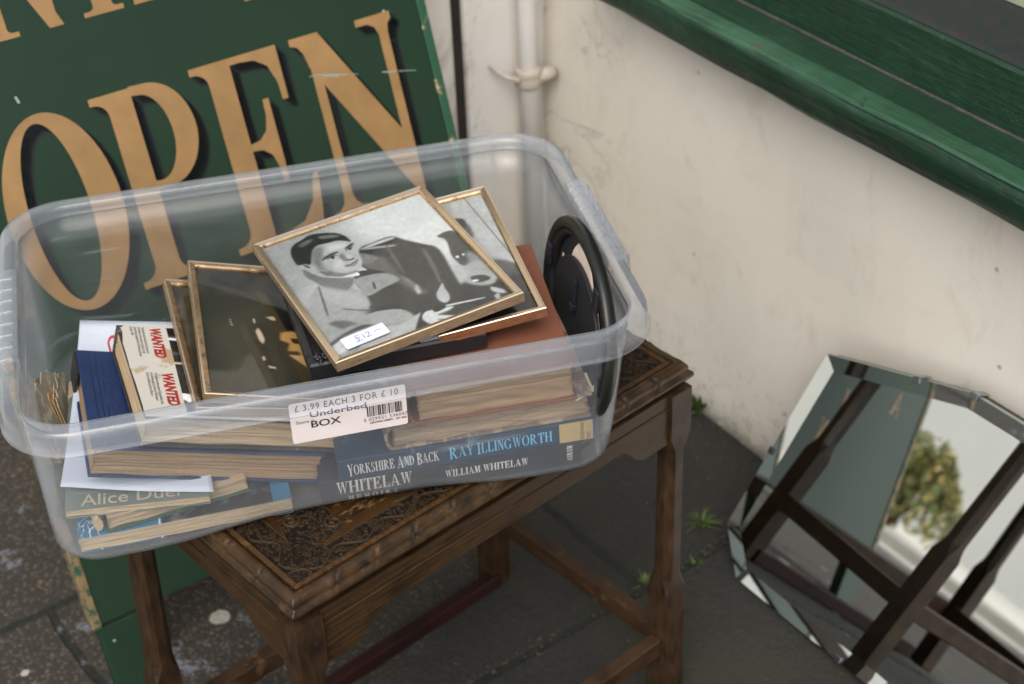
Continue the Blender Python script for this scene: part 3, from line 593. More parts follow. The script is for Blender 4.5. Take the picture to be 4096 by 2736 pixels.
# OPEN: outlines in board units (metres from the lower left corner of the board)
def brk(x, y, dx, dy, n=6):   # quarter bracket from (x+dx, y) to (x, y+dy)
    return [(x+dx*(1-math.sin(k*math.pi/2/n)), y+dy*(1-math.cos(k*math.pi/2/n))) for k in range(n+1)]
def open_shapes():
    G = Glyphs(); sh = []
    y0, y1 = .368, .594; t_ = .0085
    sh += [('s', [(.1205+.0655*math.cos(a), .4815+.1145*math.sin(a)) for a in np.linspace(0, 2*math.pi, 61)], [(.1145+.0345*math.cos(a), .4825+.1035*math.sin(a)) for a in np.linspace(0, 2*math.pi, 61)])]
    def stem(x0, x1, l, r_, b=.016, top=True, bot=True, tr=None):
        P = []
        if bot: P += [(x0-l, y0), (x1+r_, y0), (x1+r_, y0+t_)]+[(x1+min(b, r_)*(1-math.sin(k*math.pi/12)), y0+t_+b*(1-math.cos(k*math.pi/12))) for k in range(7)]
        else: P += [(x0, y0), (x1, y0)]
        if top: P += [(x1, y1)]+[(x0-l, y1), (x0-l, y1-t_)]+[(x0-min(b, l)*(1-math.sin(k*math.pi/12)), y1-t_-b*(1-math.cos(k*math.pi/12))) for k in range(7)]
        else: P += [(x1, y1), (x0, y1)]
        if bot: P += [(x0-min(b, l)*(1-math.cos(k*math.pi/12)), y0+t_+b*(1-math.sin(k*math.pi/12))) for k in range(7)]+[(x0-l, y0+t_)]
        return ('p', P)
    sh.append(stem(.199, .229, .019, .013))
    sh.append(('s', [(.228, .5955)]+[(.245+.0485*math.cos(a), .534+.0605*math.sin(a)) for a in np.linspace(math.pi/2, -math.pi/2, 26)]+[(.228, .4735)], [(.228, .585)]+[(.236+.029*math.cos(a), .5335+.0500*math.sin(a)) for a in np.linspace(math.pi/2, -math.pi/2, 26)]+[(.228, .485)]))
    sh.append(stem(.321, .351, .020, 0))
    sh.append(('p', [(.350, .594), (.412, .594), (.412, .530), (.4045, .530), (.4035, .552), (.396, .573), (.382, .583), (.365, .5855), (.350, .5855)]))
    sh.append(('p', [(.350, .482), (.350, .490), (.364, .492), (.374, .501), (.3785, .518), (.3795, .537), (.387, .537), (.387, .437), (.3795, .437), (.3785, .455), (.374, .471), (.364, .480)]))
    sh.append(('p', [(.350, .368), (.414, .368), (.419, .396), (.424, .436), (.4165, .436), (.408, .403), (.392, .383), (.370, .377), (.350, .377)]))
    sh.append(('p', [(.4295, .594), (.4675, .594), (.546, .452), (.546, .594-.012), (.5585, .594-.012), (.5585, .372), (.551, .366), (.4475, .556), (.444, .573), (.438, .583), (.4295, .586)]))
    sh.append(('p', [(.518, .594), (.566, .594), (.566, .5855), (.5605, .580), (.5585, .570), (.546, .570), (.542, .580), (.534, .585), (.518, .5855)]))
    sh.append(('p', [(.4485, .56), (.4605, .54), (.4605, .396), (.463, .386), (.470, .379), (.479, .377), (.479, .368), (.431, .368), (.431, .377), (.440, .379), (.4465, .386), (.4485, .396)]))
    return sh
OPEN = open_shapes()
def shadow_mesh(shapes, dx, dz, steps=14):
    out = []
    for k in range(1, steps+1):
        f = k/steps
        for q in shapes: out.append((q[0],)+tuple([(x+dx*f, y+dz*f) for x, y in l] for l in q[1:]))
    return out
M_TAN = worn('tan_sign_paint', hexc('#927146'), hexc('#857b66'), .70, .5, 90, .05)
M_BLK = simple('black_drop_shade_paint', hexc('#0c1212'), .45, .1, 40, 0)
DZ[0] = 0; strokes_mesh('letter_drop_shade', shadow_mesh(OPEN, .0110, -.0135, 18), M_BLK, sg, .0003)
DZ[0] = 0; strokes_mesh('open_lettering', OPEN, M_TAN, sg, .0007)
G1 = Glyphs(.155, .05, .085, .04); anti = []
for ch, x in (('A', -.006), ('N', .098), ('T', .185), ('I', .263), ('Q', .312), ('U', .425), ('E', .515)):
    w_, _ = G1.word(ch, .135, x, .680, sx=1.05); anti += w_
DZ[0] = 0; strokes_mesh('top_row_lettering', anti, M_TAN, sg, .0007)
for wd_, x, y, h in (('A', .085, .222, .042), ('I', .205, .222, .042), ('RI', .215, .168, .042), ('ON', .242, .104, .042)):
    w_, _ = G1.word(wd_, h, x, y); DZ[0] = 0; strokes_mesh('small_lettering', w_, M_TAN, sg, .0007)
M_SCR = simple('scratch_white', hexc('#8d978e'), .7, .2, 60, 0)
scr = []
for q_, w_ in (([(.444, .546), (.458, .5445), (.468, .541)], .0010), ([(.462, .5425), (.471, .5405), (.480, .5365)], .0028), ([(.474, .5405), (.487, .5365), (.494, .5355)], .0013), ([(.498, .534), (.506, .532)], .0008), ([(.538, .5255), (.549, .5225), (.557, .5215)], .0016), ([(.560, .5205), (.571, .518), (.583, .5150)], .0009), ([(.105, .62), (.107, .612)], .0026), ([(.452, .5425), (.462, .539)], .0006)): scr += pen(q_, w_)
for q in scr: DZ[0] = 0; strokes_mesh('scratch', [q], M_SCR, sg, .0009)

# ---- grass tufts growing out of the joints
M_GR = NT('grass_blades'); M_GR.set(Base_Color=M_GR.mix(M_GR.noise(40), hexc('#33481c'), hexc('#5a7030')), Roughness=.6); M_GR.b.inputs['Transmission Weight'].default_value = .0; M_GR = M_GR.m
def tuft(x, y, nb, h, spread, label, leafy=False):
    mb = MB(); rnd = random.Random(int(x*1000+y*77))
    for k in range(nb):
        a = rnd.uniform(0, 2*math.pi); r0 = rnd.uniform(0, spread*.35); L_ = h*rnd.uniform(.45, 1.0); w = (.0016 if not leafy else .004)*rnd.uniform(.7, 1.3)
        bx, by = r0*math.cos(a), r0*math.sin(a); out = rnd.uniform(.2, 1.1)*spread*(.45+.55*abs(math.sin(a*1.3+nb))); sd_ = (-math.sin(a)*w, math.cos(a)*w); lp = []
        for i in range(5):
            f = i/4; px = bx+math.cos(a)*out*f**1.5; py = by+math.sin(a)*out*f**1.5; pz = L_*(f-.25*f*f*out/spread); ww = (1-f)**.6 if not leafy else math.sin(math.pi*min(.98, f*.8+.2))
            lp.append(((px-sd_[0]*ww, py-sd_[1]*ww, pz), (px+sd_[0]*ww, py+sd_[1]*ww, pz)))
        V = [v for p in lp for v in p]; mb.add(V, [(2*i, 2*i+1, 2*i+3, 2*i+2) for i in range(4)])
    o = mb.build('grass_tuft', M_GR, None, fix=False); o.location = (x, y, GZ-.001)
    return tag(o, label, 'grass tuft', 'grass tufts in the paving joints')

tuft(.268, 1.895, 34, .042, .028, 'upright weedy tuft against the wall foot, right behind the table corner', True)
tuft(.242, 1.652, 44, .017, .028, 'widest low grass tuft, beside the middle of the right table leg')
tuft(.226, 1.572, 12, .008, .016, 'small flat tuft beside the right table leg, nearest the mirror corner')
tuft(.158, 1.543, 18, .008, .020, 'sparse small tuft left of the right table leg on the slab joint')

mb = MB(); rn = random.Random(77)
for k in range(900):
    if k < 380: x = rn.uniform(-.75, .7); s_ = rn.gauss(0, .004); q = (x, 1.40+.68*(x+.07)+.0) ; px_, py_ = q[0]*KW+s_, (1.352+(q[0]+.071)*.681)*KW+rn.gauss(0, .006)
    elif k < 640: f = rn.random()**1.5; t_ = rn.uniform(0, 1.7); b0 = Vector((.274, 1.882)); px_, py_ = b0.x+.542*t_*.9-.84*f*.05-.1, b0.y-.84*t_*.9-.54*f*.05+.16
    else: px_, py_ = rn.uniform(-.8, .6), rn.uniform(1.1, 2.0)
    r0 = rn.uniform(.0006, .0022); a = rn.uniform(0, 3.14)
    lp = [[(px_+r0*w*math.cos(a+j*1.2566+.2*math.sin(j*7+k))*(1.2 if j % 2 else .8), py_+r0*w*math.sin(a+j*1.2566), GZ+z*r0) for j in range(5)] for z, w in ((-.2, .8), (.5, 1), (1.0, .5))]
    mb.loft(lp)
gr = mb.build('grit', simple('grit_crumbs', hexc('#463f34'), .9, .6, 300, 0), None); tag(gr, 'small crumbs of grit and dirt scattered along the slab joints', 'grit', kind='stuff')
# ================================================================ the carved table
TL, TW, TZ = .502, .322, .461
tb = empty('carved_table', (-.1977, 1.0208, 0), (0, 0, R(40.57)), label='brown wooden side table with carved top and bamboo-style edge', cat='table')
M_WD = wood_mat('walnut_apron', hexc('#21160d'), hexc('#47331d'), .42, 10, stretch=(2, 2, 14), axis='Z')
M_WL = wood_mat('reddish_leg_wood', hexc('#20150d'), hexc('#42301f'), .42, 9, stretch=(14, 14, 2), axis='Z')
M_WM = wood_mat('rubbed_edge_wood', hexc('#1a120a'), hexc('#48341d'), .34, 16, bump=.3, patches=hexc('#6a4c28'), coat=.6, stretch=(2, 2, 2))
# moulding: rings of the edge profile, with bamboo-like knots along each side
prof = [(0, .4535), (.0002, .4565), (.0012, .4590), (.0035, .4603), (.0062, .4602), (.0090, .4586), (.0110, .4555), (.0116, .4525), (.0113, .4502), (.0128, .4490), (.0150, .4475), (.0158, .4445), (.0150, .4420), (.0120, .4405), (.0070, .4405)]
IN = .0158; NS = 260
ring = []
for pi_, (d, z) in enumerate(prof):
    x0, x1, y0, y1 = IN-d, TL-IN+d, IN-d, TW-IN+d; rg = []
    for (ax, ay), (bx, by), nk in (((x0, y0), (x1, y0), 11), ((x1, y0), (x1, y1), 6), ((x1, y1), (x0, y1), 11), ((x0, y1), (x0, y0), 6)):
        L_ = math.hypot(bx-ax, by-ay); ox, oy = (by-ay)/L_, -(bx-ax)/L_
        for k in range(NS):
            f = k/NS; sl = (d-.006)*.5
            q2 = f*nk-.06+sl*nk/L_; c = (q2-round(q2))/nk*L_
            crown = math.exp(-((d-.0055)/.0055)**2)
            dz = (-.0022*math.exp(-(c/.0008)**2)+.0007*math.exp(-((c-.0035)/.0025)**2)+.0003*math.exp(-((c+.0035)/.0025)**2)-.0009*math.exp(-((abs(c)-.021)/.010)**2))*crown
            dd = (-.0014*math.exp(-(c/.0009)**2)+.0008*math.exp(-((abs(c)-.004)/.003)**2))*min(1, d/.012)*(1 if d < .0125 else .2)
            wv = .00018*math.sin(f*nk*9+pi_)+.00012*math.sin(f*nk*23+2*pi_)
            if 1 > f > 0: pass
            e = min(1, min(f, 1-f)*40)
            rg.append((ax+(bx-ax)*f+ox*(dd+wv)*e, ay+(by-ay)*f+oy*(dd+wv)*e, z+dz*e+wv*.4*(.2 if d < .003 else 1)))
    ring.append(rg)
mb = MB(); mb.loft(ring, cap0=False, cap1=False); mo = mb.build('edge_moulding', M_WM, tb, smooth=True)
mb = MB(); mb.box(.012, TL-.012, .012, TW-.012, .4310, .4400); mb.build('underframe', M_WD, tb)
# carved top: height field with scrolls and leaves
cw, chh = TL-2*IN+.001, TW-2*IN+.001; px = .00062; nx, ny = int(cw/px), int(chh/px)
H = np.zeros((ny, nx)); rndc = random.Random(5)
ks = 3; gy, gx = np.mgrid[-ks:ks+1, -ks:ks+1]
def stamp(x, y, h, w=.0010):
    j, i = y/px, x/px; j0, i0 = int(round(j)), int(round(i))
    if j0 < ks or i0 < ks or j0 >= ny-ks or i0 >= nx-ks: return
    g_ = h*np.exp(-(((gx+i0-i)*px)**2+((gy+j0-j)*px)**2)/(w*w)); sl_ = H[j0-ks:j0+ks+1, i0-ks:i0+ks+1]; np.maximum(sl_, g_, out=sl_)
def curl(x, y, r0, a0, turns, sgn, h=1.0, w=.0010):
    n_ = int(8+r0*6500)
    for k in range(n_):
        f = k/n_; a = a0+sgn*f*turns*2*math.pi; rr = r0*(1-f*.85); stamp(x+rr*math.cos(a), y+rr*math.sin(a), h*(1-.3*f), w)
X, Y = np.meshgrid((np.arange(nx)+.5)*px, (np.arange(ny)+.5)*px)
B_ = .034
def orn(cx, cy, X, Y):
    m = np.zeros_like(X)
    for dx, dy, rr in ((0, 0, .016), (.017, -.004, .013), (-.004, .017, .013), (.013, .013, .018), (.004, .004, .024)):
        m = np.maximum(m, ((X-cx-dx)**2+(Y-cy-dy)**2 < rr*rr).astype(float))
    return m
corn = [(.036, .036)]
field = ((X > B_) & (X < cw-B_) & (Y > B_*.9) & (Y < chh-B_*.9)).astype(float)
for cx, cy, fx, fy in ((.055, .054, 1, 1), (cw-.055, .054, -1, 1), (.055, chh-.054, 1, -1), (cw-.055, chh-.054, -1, -1)):
    XX, YY = (X-cx)*fx+cx, (Y-cy)*fy+cy
    field = np.where(orn(cx, cy, XX, YY) > 0, 0, field)
    field = np.where(((XX-cx < -.0) & (YY-cy < .0)), 0, field)
for _ in range(9500):
    x, y = rndc.uniform(0, cw), rndc.uniform(0, chh); i, j = int(x/px), int(y/px)
    if j >= ny or i >= nx or field[j, i] > .5: continue
    curl(x, y, rndc.choice((.0013, .0018, .0024, .0034)), rndc.uniform(0, 6.28), rndc.uniform(.4, 1.2), rndc.choice((-1, 1)), rndc.uniform(.4, 1.2), rndc.uniform(.0006, .0009))
for s_ in range(2):     # running vines
    for k in range(3000):
        f = k/3000; yy = (.017, chh-.017)[s_]+.006*math.sin(f*60); stamp(f*cw, yy, 1.1, .0010)
        xx = (.018, cw-.018)[s_]+.007*math.sin(f*38); stamp(xx, f*chh, 1.1, .0010)
H = H*(1-field)
# scrolls that edge the plain field
edge = boxblur(field[..., None], 2, 2)[..., 0]; rim = np.exp(-((edge-.5)/.22)**2)
H = np.maximum(H, rim*1.25*(boxblur((1-field)[..., None], 6, 6)[..., 0] > .02))
for cx, cy, fx, fy in ((.055, .054, 1, 1), (cw-.055, .054, -1, 1), (.055, chh-.054, 1, -1), (cw-.055, chh-.054, -1, -1)):
    for dx, dy, sg_ in ((.024, -.004, 1), (-.004, .024, -1)):
        r0 = .0085; n_ = 260
        for k in range(n_):
            f = k/n_; a = (math.pi/2 if sg_ > 0 else 0)+sg_*f*2.8*math.pi; rr = r0*(1-.8*f); stamp(cx+fx*(dx+rr*math.cos(a)), cy+fy*(dy+rr*math.sin(a)), 1.5, .0013)
plain = field*(.62+.02*np.sin(X*400))
Hm = np.maximum(H, plain)*.0016
xs_, ys_ = X+IN-.0005, Y+IN-.0005
co_ = np.stack([xs_, ys_, .4562+Hm], -1).reshape(-1, 3)
i = np.arange((nx-1)*(ny-1)); r_, c_ = i//(nx-1), i % (nx-1); a = r_*nx+c_; Fq = np.stack([a, a+1, a+nx+1, a+nx], 1)
me = D.meshes.new('carved_panel'); me.vertices.add(nx*ny); me.vertices.foreach_set('co', co_.ravel())
me.loops.add(Fq.size); me.loops.foreach_set('vertex_index', Fq.ravel().astype(np.int32)); me.polygons.add(len(Fq)); me.polygons.foreach_set('loop_start', np.arange(0, Fq.size, 4, dtype=np.int32)); me.update(); me.validate()
ca = me.color_attributes.new('carve_height', 'FLOAT_COLOR', 'POINT'); wv = np.clip(Hm/.0016, 0, 1.3); ca.data.foreach_set('color', np.stack([wv, field, wv*0, wv*0+1], -1).astype(np.float32).ravel())
t = NT('carved_panel_wood'); at_ = t.n('Attribute', attribute_name='carve_height'); sp_ = t.n('SeparateColor'); t.t.links.new(at_.outputs['Color'], sp_.inputs[0]); co = t.co()
c = t.mix(t.ramp(sp_.outputs[0], .1, 1.0), hexc('#1a140e'), hexc('#3b2c1c'))  # coloured by height: darker in the carved hollows, lighter on the ridges
pl = t.mix(t.ramp(t.noise(14, t.co(scale=(1, 4, 1)), 6), .35, .65), hexc('#22150b'), hexc('#402a13'))
pl = t.mix(t.ramp(t.noise(60, t.co(scale=(1, 2.4, 1), rot=(0, 0, .6)), 7, .75), .55, .64), pl, hexc('#735a32'))
c = t.mix(sp_.outputs[1], c, pl); c = t.mix(t.ramp(t.noise(9, co), .5, .75, 0, .4), c, hexc('#2a2018'))
t.set(Base_Color=c, Roughness=.55); t.b.inputs['Specular IOR Level'].default_value = .14
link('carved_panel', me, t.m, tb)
fr = MB()     # raised fillet round the carving
fw_ = .0065
for q in (((IN+.001, TL-IN-.001, IN+.001, IN+fw_)), ((IN+.001, TL-IN-.001, TW-IN-fw_, TW-IN-.001)), ((IN+.001, IN+fw_, IN+fw_+.0002, TW-IN-fw_-.0002)), ((TL-IN-fw_, TL-IN-.001, IN+fw_+.0002, TW-IN-fw_-.0002))):
    fr.box(q[0], q[1], q[2], q[3], .455, .4594)
fr.build('top_fillet', wood_mat('rubbed_fillet_wood', hexc('#2a1c10'), hexc('#533a1e'), .38, 18, patches=hexc('#6f5430'), stretch=(6, 6, 6)), tb, bevel=.0012)
# legs: square blocks, chamfered in between
LI, LS = .0010, .0295
def leg(cx, cy, fx=0, fy=0):
    mb = MB(); h = LS/2; lp = []
    def sect(z, c, hh=h): k_ = 1-z/.43; return [(cx+fx*k_+x*hh, cy+fy*k_+y*hh, z) for x, y in ((1-c, 1), (1, 1-c), (1, -1+c), (1-c, -1), (-1+c, -1), (-1, -1+c), (-1, 1-c), (-1+c, 1))]
    for z, c, k in ((GZ, .05, .94), (GZ+.004, .02, 1), (.135, .02, 1), (.150, .03, 1), (.160, .35, .98), (.169, .56, .95), (.177, .58, .93), (.34, .58, .90), (.352, .54, .93), (.362, .3, .97), (.374, .03, 1), (.4295, .02, 1)):
        lp.append(sect(z, c, h*k))
    mb.loft(lp); return mb.build('leg', M_WL, tb, bevel=.0007)
lx0, lx1, ly0, ly1 = LI+LS/2, TL-LI-LS/2, LI+LS/2, TW-LI-LS/2
for cx, cy, fx, fy in ((lx0, ly0, 0, 0), (lx1, ly0, 0, 0), (lx0, ly1, -.020, -.010), (lx1, ly1, -.010, 0)): leg(cx, cy, fx, fy)
M_PEG = simple('dark_peg', hexc('#1d1511'), .6)
mb = MB()
for (px_, py_) in ((lx0+.003, ly0-LS/2), (lx0+.002, ly0-LS/2), ): pass
mb.tube([(lx0+.005, ly0-LS/2-.0004, .402), (lx0+.005, ly0-LS/2+.002, .402)], .0032, 12); mb.build('peg', M_PEG, tb)
# aprons: upper rail and shaped lower board
def apron(along, c0, c1, fixed, outward):
    def pr(u, z): return u, z
    L_ = c1-c0; P = [(c0, .4295), (c1, .4295), (c1, .366)]
    def side_(d): # d distance from an end
        return .366+(.0 if d < .035 else min(1, (d-.035)/.028)**1.6*.026) if d < .063 else .392
    pts = [(c0+L_*k/60, side_(min(L_*k/60, L_-L_*k/60))) for k in range(60, -1, -1)]
    P = [(c0, .4135), (c1, .4135)]+pts
    y0, y1 = (fixed, fixed+.012) if outward < 0 else (fixed-.012, fixed)
    mb = MB()
    if along == 'x': mb.prism(P, y0, y1, axis=1)
    else:
        V = [(y0, u, z) for u, z in P]+[(y1, u, z) for u, z in P]; n_ = len(P)
        mb.add(V, [tuple(range(n_-1, -1, -1)), tuple(range(n_, 2*n_))]+[(i, (i+1) % n_, (i+1) % n_+n_, i+n_) for i in range(n_)])
    a = mb.build('apron', M_WD, tb, bevel=.0008)
    mb = MB()
    if along == 'x': mb.box(c0, c1, y0+.0005, y1-.0005, .4145, .4300)
    else: mb.box(y0+.0005, y1-.0005, c0, c1, .4145, .4300)
    mb.build('apron_rail', M_WD, tb, bevel=.0008)
g_ = .0004
apron('x', lx0+LS/2+g_, lx1-LS/2-g_, LI+.0045, -1); apron('x', lx0+LS/2+g_, lx1-LS/2-g_, TW-LI-.0045, 1)
apron('y', ly0+LS/2+g_, ly1-LS/2-g_, LI+.0045, -1); apron('y', ly0+LS/2+g_, ly1-LS/2-g_, TL-LI-.0045, 1)
def rail(x0, x1, y0, y1, z0=.054, z1=.080, mat=None):
    mb = MB(); mb.box(x0, x1, y0, y1, z0, z1); return mb.build('stretcher', mat or M_WR, tb, bevel=.002)
M_WR = wood_mat('worn_stretcher_wood', hexc('#24150d'), hexc('#43301f'), .5, 8, patches=hexc('#5a432a'), stretch=(2, 2, 8))
h9 = .0085
rail(lx0+LS/2, lx1-LS/2, ly0-h9, ly0+h9); rail(lx0+LS/2, lx1-LS/2, ly1-h9, ly1+h9)
rail(lx0-h9, lx0+h9, ly0+LS/2, ly1-LS/2); rail(lx1-h9, lx1+h9, ly0+LS/2, ly1-LS/2)
rail(lx0+LS/2+.01, lx1-LS/2, ly1-.020, ly1-.004, GZ+.003, GZ+.023, wood_mat('red_brown_low_rail', hexc('#220f0b'), hexc('#2c1510'), .6, 6, coat=0))

# ================================================================ the plastic box
BROT = R(12.74)
def bloc(p): x, y = rz(p[0], p[1], 12.74); return (x, y, p[2])
def plastic(name, fac, rough=.18, tint='#dfe6ea'):
    m = D.materials.new(name); m.use_nodes = True; nt = m.node_tree; nt.nodes.clear(); N = nt.nodes.new; Lk = nt.links.new
    out = N('ShaderNodeOutputMaterial'); tr = N('ShaderNodeBsdfTransparent'); tr.inputs[0].default_value = (.985, .99, 1, 1)
    df = N('ShaderNodeBsdfDiffuse'); df.inputs[0].default_value = hexc(tint)+(1,); tl_ = N('ShaderNodeBsdfTranslucent'); tl_.inputs[0].default_value = hexc(tint)+(1,)
    mx = N('ShaderNodeMixShader'); mx.inputs[0].default_value = .55; Lk(df.outputs[0], mx.inputs[1]); Lk(tl_.outputs[0], mx.inputs[2])
    lw = N('ShaderNodeLayerWeight'); lw.inputs[0].default_value = .35
    tc = N('ShaderNodeTexCoord'); no = N('ShaderNodeTexNoise'); no.inputs['Scale'].default_value = 22; no.inputs['Detail'].default_value = 7; Lk(tc.outputs['Object'], no.inputs['Vector'])
    mr = N('ShaderNodeMapRange'); Lk(no.outputs['Fac'], mr.inputs[0]); mr.inputs['From Min'].default_value = .3; mr.inputs['From Max'].default_value = .75; mr.inputs['To Min'].default_value = fac*.75; mr.inputs['To Max'].default_value = fac*1.35
    mp = N('ShaderNodeMapping'); Lk(tc.outputs['Object'], mp.inputs[0]); mp.inputs['Scale'].default_value = (9, 9, 130); mp.inputs['Rotation'].default_value = (.5, .35, 0)
    ns = N('ShaderNodeTexNoise'); ns.inputs['Scale'].default_value = 1; ns.inputs['Detail'].default_value = 4; Lk(mp.outputs[0], ns.inputs['Vector'])
    ms = N('ShaderNodeMapRange'); Lk(ns.outputs['Fac'], ms.inputs[0]); ms.inputs['From Min'].default_value = .66; ms.inputs['From Max'].default_value = .70; ms.inputs['To Min'].default_value = 0; ms.inputs['To Max'].default_value = .10
    ad = N('ShaderNodeMath'); ad.operation = 'ADD'; Lk(mr.outputs[0], ad.inputs[0]); Lk(ms.outputs[0], ad.inputs[1])
    ma = N('ShaderNodeMath'); ma.operation = 'MULTIPLY_ADD'; lw.inputs[0].default_value = .5; pw = N('ShaderNodeMath'); pw.operation = 'POWER'; Lk(lw.outputs['Facing'], pw.inputs[0]); pw.inputs[1].default_value = 2.2; Lk(pw.outputs[0], ma.inputs[0]); ma.inputs[1].default_value = .48; Lk(ad.outputs[0], ma.inputs[2])
    m1 = N('ShaderNodeMixShader'); Lk(ma.outputs[0], m1.inputs[0]); Lk(tr.outputs[0], m1.inputs[1]); Lk(mx.outputs[0], m1.inputs[2])
    gl_ = N('ShaderNodeBsdfGlossy'); gl_.inputs['Roughness'].default_value = rough
    n2 = N('ShaderNodeTexNoise'); n2.inputs['Scale'].default_value = 11; n2.inputs['Detail'].default_value = 3; Lk(tc.outputs['Object'], n2.inputs['Vector'])
    bp_ = N('ShaderNodeBump'); bp_.inputs['Strength'].default_value = .35; bp_.inputs['Distance'].default_value = .003; Lk(n2.outputs['Fac'], bp_.inputs['Height']); Lk(bp_.outputs[0], gl_.inputs['Normal'])
    m2 = N('ShaderNodeMixShader'); Lk(schlick(nt, .9), m2.inputs[0]); Lk(m1.outputs[0], m2.inputs[1]); Lk(gl_.outputs[0], m2.inputs[2]); Lk(m2.outputs[0], out.inputs[0]); return m
M_PP = plastic('clear_polypropylene', .042, .16, '#e9eef2'); M_PR = plastic('milky_rim_polypropylene', .085, .12, '#eef3f7')
def rrect(x0, x1, y0, y1, r, z, n=12):
    P = []
    for cx, cy, a0 in ((x1-r, y0+r, -90), (x1-r, y1-r, 0), (x0+r, y1-r, 90), (x0+r, y0+r, 180)):
        P += [(cx+r*math.cos(R(a0+90*k/n)), cy+r*math.sin(R(a0+90*k/n)), z) for k in range(n+1)]
    # extra points on the straight runs
    out = []
    for k, p in enumerate(P):
        q = P[(k+1) % len(P)]; out.append(p)
        if k % (n+1) == n: out += [(p[0]+(q[0]-p[0])*j/12, p[1]+(q[1]-p[1])*j/12, z) for j in range(1, 12)]
    return out
bx = empty('storage_box', (0, 0, 0), (0, 0, BROT), label='clear plastic storage box full of books and pictures', cat='storage box')
BZ = .4622
wall_l = [rrect(.00, .20, 1.29, 1.33, .018, BZ), rrect(-.125, .332, 1.176, 1.446, .030, BZ), rrect(-.1480, .3470, 1.1500, 1.464, .038, BZ+.0008), rrect(-.1570, .3535, 1.1410, 1.4700, .042, BZ+.0036), rrect(-.1595, .3560, 1.1385, 1.4725, .044, BZ+.0090)]
for z, k in ((.50, .25), (.54, .5), (.58, .75), (.6135, 1.0)):
    wall_l.append(rrect(-.1595-.0005*k, .3560+.0175*k, 1.1385-.0065*k, 1.4725+.0175*k, .044+.003*k, z))
def pinch(l):      # the long front and back walls sag inward near the base
    out = []
    for x, y, z in l:
        k = max(0, 1-(z-BZ)/.075)**1.2*math.exp(-((x-.10)/.125)**4)*.0175; out.append((x, y+(k if y < 1.2 else (-k*.5 if y > 1.4 else 0)), z))
    return out
wall_l = [wall_l[0]]+[pinch(l) for l in wall_l[1:]]
def solid(o, th):
    md = o.modifiers.new('thickness', 'SOLIDIFY'); md.thickness = th; md.offset = 0
mb = MB(); mb.loft(wall_l, cap1=False); o_ = mb.build('body', M_PP, bx, smooth=True, fix=False); solid(o_, .0016)
X0, X1, Y0, Y1 = -.160, .3735, 1.132, 1.490
def rimring(d, z, r): return rrect(X0-d, X1+d, Y0-d, Y1+d, r, z, 14)
rim_l = [rimring(0, .6135, .047), rimring(.0004, .6190, .047), rimring(.0010, .6230, .048), rimring(.0028, .6252, .050), rimring(.0050, .6255, .052), rimring(.0115, .6250, .057), rimring(.0143, .6238, .060), rimring(.0153, .6205, .061), rimring(.0162, .6135, .062), rimring(.0172, .6055, .063), rimring(.0182, .6042, .064), rimring(.0186, .6032, .064)]
mb = MB(); mb.loft(rim_l, cap0=False, cap1=False); o_ = mb.build('rim', M_PR, bx, smooth=True, fix=False); solid(o_, .0018)
# ribbed hand grips on the two short sides
for sx_ in (1, -1):
    mb = MB(); ya, yb = 1.235, 1.385; xo = (X1 if sx_ > 0 else X0)
    prof_g = [(-.0005, .6150), (.0002, .6262), (.0040, .6283), (.0120, .6278), (.0185, .6268), (.0208, .6225), (.0215, .6120), (.0222, .6020)]
    n_ = 120; lp = []
    for k in range(n_+1):
        f = k/n_; y = ya+(yb-ya)*f; rr = abs(math.sin(math.pi*8*f)); gr = -.0020*math.exp(-(rr/.16)**2); e = min(1, min(f, 1-f)*30); ph = (.0013*math.sin(math.pi*min(1, (f*8) % 1)))
        lp.append([(xo+sx_*(d*(.86+.14*e)+(gr*.6+ph)*(d > .002)), y, z+gr*(z > .62)-(1-e)*.0018) for d, z in prof_g])
    mb.loft(lp, cap0=False, cap1=False, closed=False); o_ = mb.build('hand_grip', M_PR, bx, smooth=False, fix=False); solid(o_, .0012)
    for y in (1.222, 1.398): mb = MB(); mb.prism([(xo-sx_*.002, .622), (xo+sx_*.0005, .622), (xo-sx_*.006, .580)], y-.0008, y+.0008, axis=1); mb.build('grip_gusset', M_PR, bx, fix=True)
# price sticker on the front wall
def fw_map(x, y, l):     # x along the box, y up the front wall from z=.50, l lifts off outward
    k = y/.1135; return (x, 1.1385-.0065*(.03+.97*k)-.0016-l, .50+y)
M_ST = simple('sticker_paper', hexc('#d9cdc9'), .5, .04, 40, .05); M_INK = simple('black_ink', hexc('#28242a'), .6, .1, 60, 0); M_INKB = simple('blue_grey_ink', hexc('#4d5068'), .6, .1, 60, 0)
SX0, SX1, SY0, SY1 = .0590, .1600, .0600, .1050
def rr2(x0, x1, y0, y1, r, n=5):
    return [(cx+r*math.cos(R(a0+90*k/n)), cy+r*math.sin(R(a0+90*k/n))) for cx, cy, a0 in ((x1-r, y0+r, -90), (x1-r, y1-r, 0), (x0+r, y1-r, 90), (x0+r, y0+r, 180)) for k in range(n+1)]
DZ[0] = 0; st = strokes_mesh('price_sticker', [('p', rr2(SX0, SX1, SY0, SY1, .0025))], M_ST, bx, .0004, fw_map)
